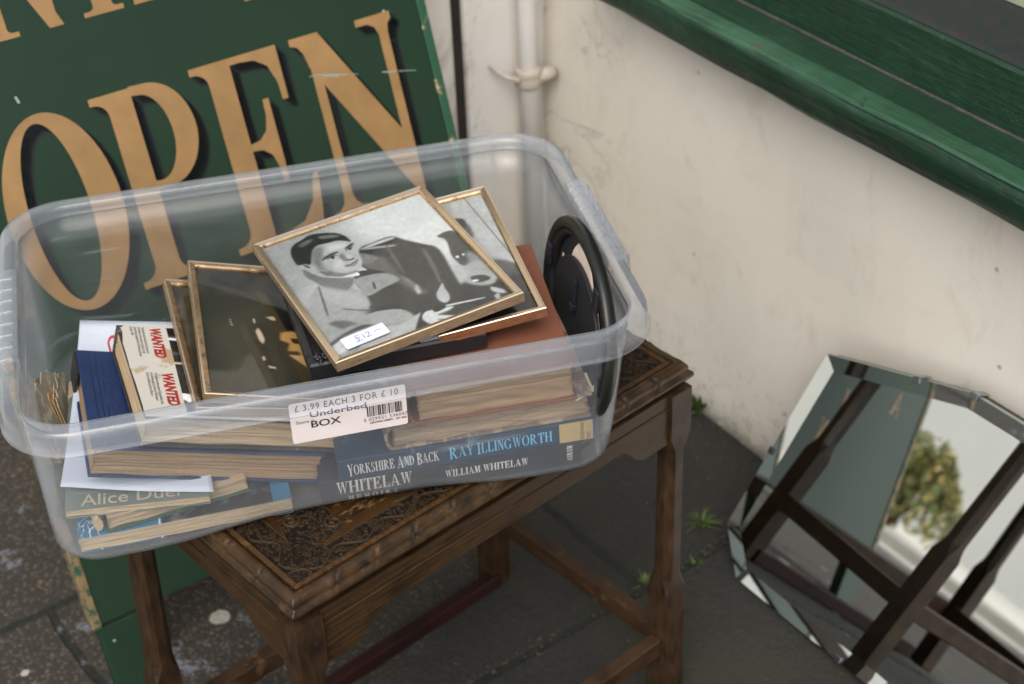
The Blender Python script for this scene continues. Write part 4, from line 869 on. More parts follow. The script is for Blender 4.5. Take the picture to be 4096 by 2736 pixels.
# frame matrix of the sticker plane for real type
_a, _b = Vector(fw_map(0, 0, 0)), Vector(fw_map(0, .1, 0)); _u = (_b-_a).normalized(); _nn = Vector((1, 0, 0)).cross(_u)
def st_m(x, y, l=.0007):
    p = Vector(fw_map(x, y, l)); return Matrix(((1, _u.x, _nn.x, p.x), (0, _u.y, _nn.y, p.y), (0, _u.z, _nn.z, p.z), (0, 0, 0, 1)))
a1 = text_mesh('sticker_price', '£ 3.99 EACH 3 FOR £ 10',   .0098, M_INKB, st, st_m(SX0+.0045, .0955), bold=.00012, sx=.745, spacing=1.18)
a1b = text_mesh('sticker_name', 'Underbed', .0088, M_INKB, st, st_m(SX0+.0165, .0868), sx=1.40, bold=.0001)
a2 = text_mesh('sticker_word', 'BOX', .0105, M_INK, st, st_m(SX0+.0165, .0752), sx=1.2, bold=.00015)
a3 = text_mesh('sticker_small_print', 'Store it', .0052, M_INK, st, st_m(SX0+.0045, .0815))
a4 = text_mesh('barcode_digits', '5 029551 536047', .0050, M_INK, st, st_m(SX1-.0385, .0710), sx=1.0, spacing=1.1)
a5 = text_mesh('barcode_caption', 'CROWN CREST.  LE1 2LB', .0029, M_INK, st, st_m(SX1-.0335, .0675), bold=.0001)
bars = []; x = SX1-.0350; rb = random.Random(9)
while x < SX1-.0040:
    w = rb.choice((.00035, .0004, .0008, .0012)); bars.append(('p', [(x, .0758), (x+w, .0758), (x+w, .0875), (x, .0875)])); x += w+rb.choice((.0004, .0006, .0009))
DZ[0] = 0; bc = strokes_mesh('barcode_bars', bars, M_INK, st, .0007, fw_map)
merge_into(a4, [a5, bc]); a4.name = 'barcode'
# ================================================================ books
def pose(o, pos, ang):   # pos in the box frame, ang = (yaw, roll, pitch) degrees
    o.location = bloc(pos); o.rotation_euler = (R(ang[2]), R(ang[1]), R(ang[0])+BROT); return o
def book(name, pos, ang, dims, cmat, pmat, label, spine='back', bt=.0024, hang=.003, smat=None, rounded=False, wavy=.45, missing_top=False, cat='book', group=None):
    L, Dp, T = dims; root = empty(name, label=label, cat=cat, group=group); pose(root, pos, ang); mb = MB()
    hs = dict(left=hang, right=hang, front=hang, back=hang); hs[spine] = bt
    mb.box(0, L, 0, Dp, 0, bt)
    if not missing_top: mb.box(0, L, 0, Dp, T-bt, T)
    cv = mb.build('cover', cmat, root, bevel=.0007)
    mb = MB()
    def sp_pts(flip):      # rounded spine section in (depth, z)
        P = [];
        for k in range(9): a = math.pi*(k/8)-math.pi/2; P.append((-math.cos(a)*T*.22, T/2+math.sin(a)*T*.5))
        Q = [(-math.cos(math.pi*(k/8)-math.pi/2)*(T*.22)+bt, T/2+math.sin(math.pi*(k/8)-math.pi/2)*(T*.5-bt)) for k in range(8, -1, -1)]
        return P+Q
    z0, z1 = bt+.0002, T-bt-.0002
    if rounded and spine == 'left': mb.prism(sp_pts(0), 0, Dp, axis=1)
    elif spine == 'front': mb.box(0, L, -.0012, bt, -.0001, T+.0001)
    elif spine == 'left': mb.box(0, bt, 0, Dp, z0, z1)
    elif spine == 'right': mb.box(L-bt, L, 0, Dp, z0, z1)
    else: mb.box(0, L, Dp-bt, Dp, z0, z1)
    sp_ = mb.build('spine', smat or cmat, root, bevel=.0008)
    px0, px1, py0, py1 = hs['left'], L-hs['right'], hs['front'], Dp-hs['back']; ny_, nx_ = 6, 40; mb = MB(); rn = random.Random(int(L*9999)+int(T*9999))
    # page block with slightly uneven layers
    nl = 16; lp = []
    for k in range(nl+1):
        f = k/nl; j = [rn.uniform(-.0004, .0004)*(1+wavy*3) for _ in range(4)]; cc = .0018*math.sin(math.pi*f)
        P = []
        for i in range(nx_+1): x = px0+(px1-px0)*i/nx_; P.append((x, py0+j[0]+wavy*.0012*math.sin(i*.5+k)+(.0 if spine == 'front' else cc), z0+(z1-z0)*f+wavy*.0006*math.sin(i*.37)))
        for i in range(ny_+1): y = py0+(py1-py0)*i/ny_; P.append((px1+j[1]-(cc if spine == 'left' else 0), y, z0+(z1-z0)*f))
        for i in range(nx_+1): x = px1+(px0-px1)*i/nx_; P.append((x, py1+j[2], z0+(z1-z0)*f))
        for i in range(ny_+1): y = py1+(py0-py1)*i/ny_; P.append((px0+j[3], y, z0+(z1-z0)*f))
        lp.append(P)
    mb.loft(lp); mb.build('pages', pmat, root, smooth=False)
    return root, cv, sp_
P_TAN = pages_mat('tan_pages', hexc('#a58864')); P_CREAM = pages_mat('cream_pages', hexc('#bfa784'), .8, stains=.8); P_GREY = pages_mat('grey_tan_pages', hexc('#a89278'), .7, 360)
P_YEL = pages_mat('yellowed_pages', hexc('#d0b994'), .8)
C_NAVY = worn('navy_jacket', hexc('#23394f'), hexc('#66798a'), .62, .45, 26); C_BLACK = worn('black_jacket', hexc('#26292e'), hexc('#55565a'), .63, .5, 26)
C_DKB = worn('dark_blue_board', hexc('#1d2536'), hexc('#77808c'), .62, .5, 50)
def cloth(name, col, wcol, rough=.75, amt=.66, weave=900):
    t = NT(name); co = t.co(); f = t.ramp(t.noise(24, co, 8, .75), amt, amt+.06)
    w1 = t.wave(weave*.35, co, 1.5, 1, 1, 'X'); w2 = t.wave(weave*.35, co, 1.5, 1, 1, 'Y'); w = t.math('ADD', w1, w2)
    c = t.mix(t.ramp(t.noise(7, co), .3, .7), col, tuple(x*.8 for x in col)); c = t.mix(t.ramp(w, .6, 1.4, 0, .18), c, tuple(min(1, x*1.5+.01) for x in col)); c = t.mix(f, c, wcol)
    t.set(Base_Color=c, Roughness=rough); t.bump(w, .35, .0005); return t.m
# -- right-hand pile, from the bottom
M_CRM = simple('cream_ink', hexc('#d8d2c6'), .5, .05, 60, 0); M_CYAN = simple('light_blue_ink', hexc('#6fb3cf'), .45, .06, 60, 0)
M_GOLDP = worn('tan_jacket_band', hexc('#b39a6c'), hexc('#d0c0a0'), .66, .45, 40)
GS = Glyphs(.17, .06, .07, .035)
def fr_map(off=-.0012): return lambda x, y, l: (x, off-l, y)
m1, cv, sp_ = book('hardback_book', (.0785, 1.1616, .463), (-2.8, -.3, 0), (.2436, .155, .0262), C_BLACK, P_CREAM, 'black jacketed memoirs book lettered in white, bottom of the right pile', 'front')
w1, e = GS.word('WHITELAW', .0138, .0150, .0092, sx=.87, gap=.05)
w2, e = GS.word('MEMOIRS', .0042, .0245, .0014, sx=1.55, gap=.42)
w3, e = GS.word('WILLIAM WHITELAW', .0082, .1150, .0088, sx=.88, gap=.06)
DZ[0] = 0; strokes_mesh('spine_title', w1, M_CRM, sp_, .0003, fr_map())
DZ[0] = 0; strokes_mesh('spine_subtitle', w2, M_CRM, sp_, .0003, fr_map())
DZ[0] = 0; strokes_mesh('author_name', w3, M_CRM, sp_, .0003, fr_map())
w4, e = GS.word('AURUM', .0052, 0, 0, sx=.95)
w4 = [(q[0],)+tuple([(.2345-y, .0050+x) for x, y in l] for l in q[1:]) for q in w4]
DZ[0] = 0; strokes_mesh('publisher_name', w4, M_CRM, sp_, .0003, fr_map())
m2, cv, sp_ = book('hardback_book', (.0966, 1.1581, .4896), (-2.8, -1.1, 0), (.241, .155, .0225), C_NAVY, P_CREAM, 'navy jacketed book with blue and white spine lettering and a tan band, right pile', 'front')
G3 = Glyphs(.15, .045, .06, .03)
w1, e = G3.word('YORKSHIRE AND BACK', .0112, .0085, .0048, sx=.60, gap=.07, first=1.22)
DZ[0] = 0; strokes_mesh('spine_title', w1, M_CRM, sp_, .0003, fr_map())
w2, e = G3.word('RAY ILLINGWORTH', .0118, .1015, .0048, sx=.80, gap=.07, first=1.16)
DZ[0] = 0; strokes_mesh('author_name', w2, M_CYAN, sp_, .0003, fr_map())
mb = MB(); mb.box(.2040, .2355, -.0016, -.0013, .0003, .0222); bd = mb.build('spine_band', M_GOLDP, sp_)
pb = text_mesh('publisher_name', 'QUEEN ANNE\nPRESS', .0052, simple('brown_ink', hexc('#4d4233'), .6), bd, Matrix.Translation((.2270, -.0019, .0012))@Matrix.Rotation(R(90), 4, 'X')@Matrix.Rotation(R(90), 4, 'Z'), sx=.62, line=1.15)
C_LEA = worn('worn_grey_brown_leather', hexc('#75665a'), hexc('#a08c76'), .5, .6, 60, .5)
book('old_book', (.1470, 1.1560, .5135), (-2.1, -.8, 0), (.186, .150, .0275), C_LEA, P_GREY, 'thick worn leather book with ragged grey-brown pages, under the terracotta book', 'left', bt=.0032, hang=.004, rounded=True, wavy=1.0)
C_TER = cloth('terracotta_cloth', hexc('#7d4a33'), hexc('#5f3d2c'), .7, .62)
ter, cv, sp_ = book('hardback_book', (.1707, 1.1509, .5415), (-3.8, -1.7, -1.6), (.146, .212, .0405), C_TER, P_TAN, 'fat terracotta cloth book under the black ornate picture frame', 'left', bt=.0028, rounded=True)
# small dark worn book at the back right, and a mint booklet
C_DY = NT('dark_cover_with_yellow'); t = C_DY; co = t.co(); d = t.n('VectorMath'); d.operation = 'DISTANCE'; t.t.links.new(co, d.inputs[0]); d.inputs[1].default_value = (.021, .006, .150)
c = t.mix(t.ramp(t.noise(30, co, 7, .7), .55, .68), hexc('#1c2029'), hexc('#4a4d58')); c = t.mix(t.ramp(d.outputs['Value'], .0215, .0205), c, hexc('#d9b668')); c = t.mix(t.ramp(t.noise(50, co, 8, .8), .64, .66), c, hexc('#b9ac98')); t.set(Base_Color=c, Roughness=.5); C_DY = t.m
dy = empty('paperback_book', label='dark torn paperback with a yellow spot standing behind the terracotta book', cat='book'); pose(dy, (.322, 1.268, .520), (97, 0, -12))
mb = MB(); ragged = [(0, 0), (.150, 0), (.150, .052), (.143, .066), (.146, .071), (.139, .076), (.133, .083), (.121, .086), (.116, .080), (.104, .083), (.06, .080), (0, .076)]
mb.prism(ragged, .0, .0012, axis=1); mb.prism([(x*.99, y*.985) for x, y in ragged], .0062, .0074, axis=1); 
t = C_DY
mb.build('cover', C_DY, dy, bevel=.0003)
mb = MB(); mb.prism([(.002, .001), (.147, .001), (.147, .050), (.136, .070), (.002, .070)], .0014, .0060, axis=1); mb.build('pages', P_CREAM, dy)
M_MINT = NT('mint_paper'); t = M_MINT; co = t.co(); c = t.mix(t.ramp(t.noise(20, co), .3, .7), hexc('#c3c8b4'), hexc('#b4bda8')); c = t.mix(t.ramp(t.noise(120, co, 3), .68, .72, 0, .5), c, hexc('#5b9a84')); t.set(Base_Color=c, Roughness=.7); M_MINT = t.m
mk = empty('booklet', label='pale mint booklet with a curved top edge beside the round frame', cat='booklet'); pose(mk, (.3290, 1.235, .510), (94, 0, -8))
mb = MB(); arcp = [(0, 0), (.115, 0)]+[(.115-.085*(1-math.cos(R(a))), .052*math.cos(R(90-a))) for a in range(0, 91, 10)]+[(0, .052)]
arcp = [(0, 0), (.120, 0), (.120, .012), (.112, .030), (.095, .044), (.070, .053), (.040, .057), (0, .058)]
mb.prism(smooth_closed(arcp, 3), 0, .0016, axis=1); mb.build('cover', M_MINT, mk)
sl_ = MB(); sl_.prism([(-.003, -.015), (.019, -.006), (.028, .004), (.020, .020), (-.003, .018)], 0, .0004); s_ = sl_.build('paper_slip', simple('cream_slip_paper', hexc('#c8c1a2'), .8), None); pose(s_, (.3200, 1.1620, .5400), (-3, -6, 4))
tag(s_, 'small cream slip of paper poking out right of the terracotta book', 'paper slip')

# -- left-hand pile, from the bottom
C_BLU = NT('blue_paperback_cover'); t = C_BLU; co = t.co(); sep = t.n('SeparateXYZ'); t.t.links.new(co, sep.inputs[0])
pic = t.mix(t.ramp(t.noise(38, co, 6, .7), .5, .66), hexc('#1d2226'), hexc('#6a6e6c'))
msk = t.math('MULTIPLY', t.ramp(sep.outputs[0], .0735, .0740), t.ramp(sep.outputs[0], .1735, .1730))
c = t.mix(msk, hexc('#33708f'), pic)
ln_ = t.ramp(t.math('ABSOLUTE', t.math('SUBTRACT', sep.outputs[0], .0715)), .0007, .0009, 1, 0); c = t.mix(ln_, c, hexc('#cfd6d6'))
cr = t.ramp(t.math('ABSOLUTE', t.math('SUBTRACT', t.noise(11, co, 5, .6, .7), .5)), .001, .004, 1, 0); c = t.mix(t.math('MULTIPLY', cr, t.ramp(sep.outputs[0], .05, .03)), c, hexc('#d5d0c4'))
c = t.mix(t.ramp(t.noise(42, co, 8, .8), .66, .68), c, hexc('#cfc7b6')); t.set(Base_Color=c, Roughness=.4); C_BLU = t.m
bb, cv, sp_ = book('paperback_book', (-.138, 1.1551, .4635), (1.0, .4, 0), (.190, .150, .0175), C_BLU, P_YEL, 'large blue paperback with black photo cover and cracked corner, bottom of the left pile', 'back', bt=.0009, hang=.0006)
gh = text_mesh('cover_letters', 'GH', .0125, M_CRM, cv, Matrix.Translation((.0215, .031, .0176))@Matrix.Rotation(R(-90), 4, 'Z'), sx=.8)
ry = text_mesh('cover_letters', 'RY', .0085, M_CRM, cv, Matrix.Translation((.1815, .034, .0176))@Matrix.Rotation(R(-90), 4, 'Z'), sx=.9, spacing=1.5)
C_GRN = cloth('green_cloth', hexc('#35503a'), hexc('#8a8a70'), .8, .64)
gb, cv, sp_ = book('hardback_book', (-.1115, 1.1545, .4818), (8.5, -.4, 0), (.131, .105, .0170), C_GRN, P_CREAM, 'green cloth book with a broken spine, second from the bottom of the left pile', 'back', bt=.0018, missing_top=True)
mb = MB(); mb.loft([[(-.0015+.010*math.sin(a)*0, y, .0155) for y in ()] or [(-.006+.004*math.cos(a), y, .0090+.0070*math.sin(a)) for a in [k*math.pi/8 for k in range(17)]] for y in (.004, .100)]); mb.build('torn_spine_lining', P_YEL, gb)
C_ALI = worn('grey_green_paperback', hexc('#6f7669'), hexc('#c9bda4'), .72, .5, 26)
ab, cv, sp_ = book('paperback_book', (-.1445, 1.1640, .4985), (-3.0, 3.4, 1.0), (.1255, .188, .0095), C_ALI, P_YEL, 'grey-green paperback with a torn corner, under the folded white sheet', 'back', bt=.0009, hang=.0006)
a_ = text_mesh('cover_title', 'Alice Duer', .0215, simple('title_grey_ink', hexc('#b5a892'), .5, .06), cv, Matrix.Translation((.0135, .0040, .0098)), sx=.95, shear=.0, bold=.0001)
mb = MB(); mb.box(.0, .020, .178, .190, .0096, .0099); 
P_TOR = MB(); rr_ = random.Random(3)
edge_ = [(0, .16)]+[(.004+.003*rr_.random()+k*.0045, .165+k*.004+.003*rr_.random()) for k in range(6)]+[(.030, .1878), (0, .1878)]
P_TOR.prism(edge_, .0096, .0099); P_TOR.build('torn_cover_corner', simple('torn_card', hexc('#cdb896'), .8), ab)
# ragged loose book sections standing behind the pile at the far left
def torn_sheet(name, pos, ang, w, h, n, mat, label, seed):
    rn = random.Random(seed); root = empty(name, label=label, cat='torn book'); pose(root, pos, ang)
    for q in range(n):
        mb = MB(); top = []; k_ = 12
        for i in range(k_+1): top.append((w*i/k_, h*(.62+.38*math.sin(math.pi*(i/k_*.7+.1+.1*q)))+rn.uniform(-.004, .004)))
        P = [(0, 0), (w, 0)]+top[::-1]; mb.prism(P, q*.0026, q*.0026+.0012, axis=1)
        o = mb.build('page_section' if q else 'cover', mat if q else worn('mottled_torn_cover_'+str(seed), hexc('#a39b84'), hexc('#d0c3a8'), .52, .7, 60), root)
    return root
torn_sheet('torn_book', (-.150, 1.275, .475), (68, 0, -14), .060, .075, 5, P_CREAM, 'torn cream page sections standing at the far left end of the box', 5)
torn_sheet('torn_book', (-.137, 1.300, .480), (80, 4, -10), .050, .055, 4, simple('orange_brown_pages', hexc('#caa173'), .85), 'small ragged orange-brown book stub between the torn pages and the grey paperback', 8)
# folded white sheet under the blue book
M_PAP = simple('white_paper', hexc('#c2c7cf'), .75, .03, 18, .25, .002)
def sheet_v(u, v):    # u 0..1 to the right, v 0..1 to the back
    x = -.1450+.030*v*(1-u)*1.0+u*.130; y = 1.1840+v*.220-u*.024*(1-v)-.02*u*v
    z = .5190-.018*u*(1-v)-.012*u*v+.026*v*v+.0010*math.sin(5*u+2)*(1-v)+.004*math.sin(7*v)*u; return (x, y, z)
mb = MB(); n_ = 26
V = [sheet_v(i/n_, j/n_) for j in range(n_+1) for i in range(n_+1)]; mb.add(V, [(j*(n_+1)+i, j*(n_+1)+i+1, (j+1)*(n_+1)+i+1, (j+1)*(n_+1)+i) for j in range(n_) for i in range(n_)])
sh_ = mb.build('paper_sheet', M_PAP, None, fix=False, smooth=True); sh_.rotation_euler = (0, 0, BROT); solid(sh_, .0005); tag(sh_, 'folded white paper sheet with a red pen mark, under the blue book', 'paper sheet')
mk_ = pen([(.37, .905), (.30, .908), (.27, .88), (.275, .855), (.30, .80)], .016)
DZ[0] = 0
def shm(u, v, l):
    p = Vector(sheet_v(u, v)); return (p.x, p.y, p.z+l+.0005)
strokes_mesh('red_pen_mark', mk_, simple('red_marker', hexc('#b3243a'), .5), sh_, .0004, shm)
C_BC = NT('blue_embossed_cloth'); t = C_BC; co = t.co(); sep = t.n('SeparateXYZ'); t.t.links.new(co, sep.inputs[0])
w = t.wave(30, t.co(scale=(1, 1, 1)), 14, 4, 1.6); v_ = t.vor(42, co)
inx = t.math('MULTIPLY', t.ramp(sep.outputs[0], .020, .0205), t.ramp(sep.outputs[1], .1500, .1495))
l1 = t.ramp(t.math('ABSOLUTE', t.math('SUBTRACT', sep.outputs[0], .0110)), .0005, .0009, 1, 0); l2 = t.ramp(t.math('ABSOLUTE', t.math('SUBTRACT', sep.outputs[0], .0165)), .0005, .0009, 1, 0)
l3 = t.ramp(t.math('ABSOLUTE', t.math('SUBTRACT', sep.outputs[1], .1555)), .0005, .0009, 1, 0)
hh = t.math('ADD', t.math('MULTIPLY', t.ramp(w, .45, .55), inx), t.math('ADD', t.math('ADD', l1, l2), l3))
c = t.mix(t.ramp(t.noise(30, co, 6), .3, .7), hexc('#11254a'), hexc('#18335e')); c = t.mix(t.math('MULTIPLY', hh, .35), c, hexc('#14284a')); c = t.mix(t.ramp(t.noise(70, co, 8, .8), .67, .70), c, hexc('#5c82b4'))
t.set(Base_Color=c, Roughness=.5); t.bump(hh, 1.0, -.0020); C_BC = t.m
BLP, BLA = (-.1195, 1.1745, .5320), (2.0, 17.0, -4.0)
b1, cv, sp_ = book('hardback_book', BLP, BLA, (.209, .170, .0315), C_BC, P_TAN, 'blue embossed cloth book with brown pages, on the white paper sheet', 'back', bt=.0026, smat=worn('black_worn_spine', hexc('#1c1a1c'), hexc('#6a5a4a'), .55, .7, 60))
mb = MB(); rn = random.Random(2)
P = [(-.0010, .168), (-.0010, .120)]+[(-.0030-rn.uniform(0, .002), .120+.048*k/12) for k in range(13)]
mb.prism([(-.0026, .135), (.0004, .135), (.0004, .170), (-.0026, .170)], .004, .0300); mb.build('worn_spine_flap', worn('black_worn_cloth_flap', hexc('#1f1d1e'), hexc('#7a6a56'), .55, .8, 90), b1, bevel=.0006)
# WANTED book
C_WH = worn('cream_jacket', hexc('#d6cfc0'), hexc('#b59d7c'), .60, .4, 9, .05)
WP, WA = (-.0706, 1.1734, .5560), (4.3, 18.3, -5.0); WLn, WDp, WT = .2208, .172, .0305
wb, cv, sp_ = book('hardback_book', WP, WA, (WLn, WDp, WT), worn('black_worn_board', hexc('#2c2926'), hexc('#8d7c66'), .60, .6, 40), P_CREAM, 'cream-jacketed book printed WANTED twice in red, tilted on the blue book', 'back', bt=.0024, smat=worn('brown_worn_spine', hexc('#4a3f34'), hexc('#8d7c66'), .55, .7, 50))
mb = MB(); rn = random.Random(12); ed = [(.0006, 0)]+[(.0006+rn.uniform(0, .0008), WDp*k/9) for k in range(1, 8)]+[(.004, WDp*.93), (.003, WDp*.96), (.009, WDp+.0005), (WLn, WDp+.0005), (WLn, 0)]
mb.prism(ed, WT+.0003, WT+.0008); jk = mb.build('dust_jacket', C_WH, wb)
ZT = WT+.0012
M_RED = simple('red_print', hexc('#a8231f'), .4, .08, 60, 0)
Rm = Matrix.Rotation(R(-93), 4, 'Z')
a = text_mesh('wanted_print', 'WANTED', .0140, M_RED, jk, Matrix.Translation((.0305, .1665, ZT))@Rm, bold=.0006, sx=.97)
a2 = text_mesh('wanted_print', 'WANTED', .0140, M_RED, jk, Matrix.Translation((.0275, .0780, ZT))@Rm, bold=.0006, sx=.97)
tx = '\n'.join(['Found guilty and sentenced to 42 years im-', 'prisonment on five counts of spying for the', 'Soviet Union. Escaped from Wormwood Scrubs', 'October 1966'])
b_ = text_mesh('small_print', tx, .0042, M_INK, jk, Matrix.Translation((.0228, .1675, ZT))@Rm, sx=.72, line=.88, shear=.15)
tx = '\n'.join(['For engineering the escape of George Blake from', 'the maximum-security block in Wormwood', 'Scrubs and delivering him to Moscow'])
c_ = text_mesh('small_print', tx, .0042, M_INK, jk, Matrix.Translation((.0205, .0780, ZT))@Rm, sx=.68, line=.88, shear=.15)
ph1 = raster(120, 130, [(.92, .01, [(.0, .52), (.55, .52), (.85, .80), (1.0, .90), (1.0, .66), (.6, .3), (.3, .30)]), (.10, .01, [(.0, 1.0), (.95, 1.0), (.60, .74), (.0, .78)]), (.45, .05, [(.55, .50), (.9, .72), (1.0, .55), (.9, .2), (.6, .3)]), (.12, .01, [(.0, .62), (.22, .56), (.34, .42), (.15, .28), (.0, .34)]), (.95, .012, [(.0, .70), (.55, .66), (.62, .58), (.35, .50), (.18, .60), (.0, .64)]), (.16, .02, [(.0, .2), (.9, .16), (1, .0), (0, 0)]), (.90, .01, [(.62, .0), (.70, .18), (1, .25), (1, 0)])], .30, .02)
ph2 = raster(120, 130, [(.14, .01, [(0, 1), (.5, 1), (.85, .6), (.4, .35), (0, .38)]), (.55, .06, [(.5, 1), (1, 1), (1, .5), (.85, .55)]), (.95, .01, [(.0, .42), (.5, .30), (.35, .12), (.0, .30)]), (.10, .008, [(.05, .22), (.35, .30), (.5, .02), (.1, .02)]), (.5, .05, [(.55, .35), (1, .45), (1, 0), (.6, .0)])], .40, .02)
M_PRINT = print_mat('photo_print', .35)
sk = -.10
for im, y0, y1 in ((ph1, .1010, WDp-.003), (ph2, .0030, .0965)):
    o = paint_grid('cover_photo', .060, y1-y0, 120, 130, im, M_PRINT, jk, WT+.0011, (0, y0)); o.data.transform(Matrix(((1, .055, 0, .0375), (0, 1, 0, 0), (0, 0, 1, 0), (0, 0, 0, 1))))

# ================================================================ picture frames
def gold(name, base, edge, spk=.555, rough=.26, met=.9):
    t = NT(name); co = t.co(); f = t.ramp(t.noise(75, co, 7, .75), spk, spk+.04); f2 = t.ramp(t.noise(7, co, 4), .40, .62); f = t.math('MULTIPLY', f, t.ramp(t.noise(11, co, 3), .38, .55, .25, 1))
    g = t.noise(30, t.co(scale=(3, 3, 14)), 5)
    c = t.mix(t.ramp(g, .3, .7), base, edge); c = t.mix(f, c, hexc('#3d2a1a'))
    t.set(Base_Color=c, Metallic=t.ramp(f, 0, 1, met, .1), Roughness=t.ramp(f, 0, 1, rough, .7)); t.bump(t.math('ADD', f, t.math('MULTIPLY', g, .4)), .3, .0006); return t.m
M_GO = gold('tarnished_gold_leaf', hexc('#a3835c'), hexc('#cdb08c')); M_GS = gold('brushed_gold_side', hexc('#8a7255'), hexc('#ad9474'), .62, .38, .55); M_CO = gold('copper_side', hexc('#84563c'), hexc('#a87552'), .68, .35, .55)
M_BE = NT('bright_bead'); M_BE.set(Base_Color=hexc('#e8d2b4'), Metallic=.9, Roughness=.18); M_BE = M_BE.m
def glass_mat():
    m = D.materials.new('picture_glass'); m.use_nodes = True; nt = m.node_tree; nt.nodes.clear(); N = nt.nodes.new; Lk = nt.links.new
    out = N('ShaderNodeOutputMaterial'); tr = N('ShaderNodeBsdfTransparent'); tr.inputs[0].default_value = (.97, .98, .97, 1); gl_ = N('ShaderNodeBsdfGlossy'); gl_.inputs['Roughness'].default_value = .03
    mx = N('ShaderNodeMixShader'); Lk(schlick(nt, 1.0), mx.inputs[0]); Lk(tr.outputs[0], mx.inputs[1]); Lk(gl_.outputs[0], mx.inputs[2]); Lk(mx.outputs[0], out.inputs[0]); return m
M_GLASS = glass_mat(); M_BACK = simple('brown_backing_board', hexc('#5a4733'), .8)
def frame(pos, ang, L, Dp, T, label, img, side_mat, name='picture_frame', rw=.0070, prof=None, mats=None):
    root = empty(name, label=label, cat='picture frame', group='small gilt picture frames in the box' if prof is None else None); pose(root, pos, ang)
    # profile: (inset from the outer edge, height)
    pr = prof or [(0, 0), (0, T-.0006), (.0005, T), (.0016, T), (.0020, T-.0003), (rw-.001, T-.0011), (rw, T-.0028), (rw, T-.0045), (rw-.001, .001), (rw-.001, 0)]
    mats = mats or [side_mat, M_BE, M_GO]
    for s in range(4):
        C4 = [(0, 0), (L, 0), (L, Dp), (0, Dp)]; Di = [(1, 1), (-1, 1), (-1, -1), (1, -1)]
        a, b = C4[s], C4[(s+1) % 4]; da, db = Di[s], Di[(s+1) % 4]; mb = MB(); lp = []
        for f in np.linspace(0, 1, 14):
            q = .00025; lp.append([(a[0]+da[0]*i_+(b[0]+db[0]*i_-a[0]-da[0]*i_)*(f*(1-2*q)+q), a[1]+da[1]*i_+(b[1]+db[1]*i_-a[1]-da[1]*i_)*(f*(1-2*q)+q), z) for i_, z in pr])
        mb.loft(lp); o = mb.build('rail', mats, root, fix=True)
        for p_ in o.data.polygons:
            n_ = p_.normal; cz = p_.center.z
            p_.material_index = 0 if abs(n_.z) < .35 and cz < T-.0008 and (p_.center.x < .0004 or p_.center.x > L-.0004 or p_.center.y < .0004 or p_.center.y > Dp-.0004) else (1 if cz > T-.0007 and n_.z > .2 and not prof else 2)
    pw, ph = L-2*rw+.002, Dp-2*rw+.002; o0 = rw-.001; zp = T-.0052
    ny__, nx__ = img.shape[:2]
    pic = paint_grid('photo', pw, ph, nx__, ny__, img, M_PRINT, root, zp, (o0, o0))
    mb = MB(); mb.box(o0+.0002, o0+pw-.0002, o0+.0002, o0+ph-.0002, zp+.0006, zp+.0016); mb.build('glass', M_GLASS, root)
    mb = MB(); mb.box(o0, o0+pw, o0, o0+ph, .0004, zp-.0006); mb.build('backing', M_BACK, root)
    return root
M_LBL = simple('white_label', hexc('#d9dce6'), .6, .03, 40, .05); M_PEN = simple('blue_pen', hexc('#3d4f9a'), .5, .1, 60, 0)
def label(root, x0, y0, w, h, z, deg, strokes):
    T = Matrix.Translation((x0, y0, z))@Matrix.Rotation(R(deg), 4, 'Z')
    fn = lambda x, y, l: tuple(T@Vector((x, y, l)))
    DZ[0] = 0; lb = strokes_mesh('price_label', [('p', rr2(0, w, 0, h, .0015))], M_LBL, root, .0003, fn)
    s_ = []
    for p in strokes: s_ += pen([(x*w, y*h) for x, y in p], .00055)
    DZ[0] = 0; strokes_mesh('handwriting', s_, M_PEN, lb, .0006, fn); return lb
POUND = [(.40, .72), (.36, .80), (.31, .74), (.33, .55), (.35, .38), (.30, .25), (.27, .30), (.33, .30), (.42, .26)], [(.27, .52), (.40, .56)]
S12 = list(POUND)+[[(.47, .72), (.475, .30)], [(.53, .64), (.58, .74), (.62, .64), (.56, .42), (.53, .32), (.64, .36)], [(.72, .52), (.80, .58), (.88, .53)]]
S10 = list(POUND)+[[(.47, .72), (.475, .30)], [(.60, .70), (.54, .55), (.58, .34), (.65, .48), (.60, .70)], [(.72, .52), (.80, .58), (.88, .53)]]
port = raster(250, 322, PORTRAIT, .70, .016)
MNP, MNA = (.1065, 1.1582, .6093), (11.5, -4.8, -2.2); ML, MD, MT = .1814, .2336, .0100
mf = frame(MNP, MNA, ML, MD, MT, 'gilt frame with a black and white portrait of a man in an overcoat, on top', port, M_GS)
label(mf, .0170, .0160, .042, .0185, MT-.0030, 3, S12)
sq = lambda L_: [(g_q, b_q, [((x-.445)/.555, y) for x, y in P_q]) for g_q, b_q, P_q in L_]
im2 = raster(110, 190, sq([(.22, .03, [(.0, .0), (1, 0), (1, .28), (.9, .40), (.72, .42), (.60, .36), (.5, .2)]), (.33, .02, [(.60, .55), (.72, .80), (.82, .80), (.84, .68), (.78, .60), (.80, .48), (.95, .42), (1, .3), (.6, .3)]), (.16, .01, [(.66, .72), (.70, .84), (.82, .83), (.80, .74)]), (.35, .004, [(.88, 1), (.885, 1), (1, .45), (.995, .44)]), (.13, .02, [(0, 0), (1, 0), (1, .16), (0, .2)])]), .74, .02)
frame((.2030, 1.1872, .5980), (.3, -6.0, -1.3), .1003, .236, .0100, 'copper-edged frame with a grey silhouette photo, sticking out right behind the portrait', im2, M_CO)
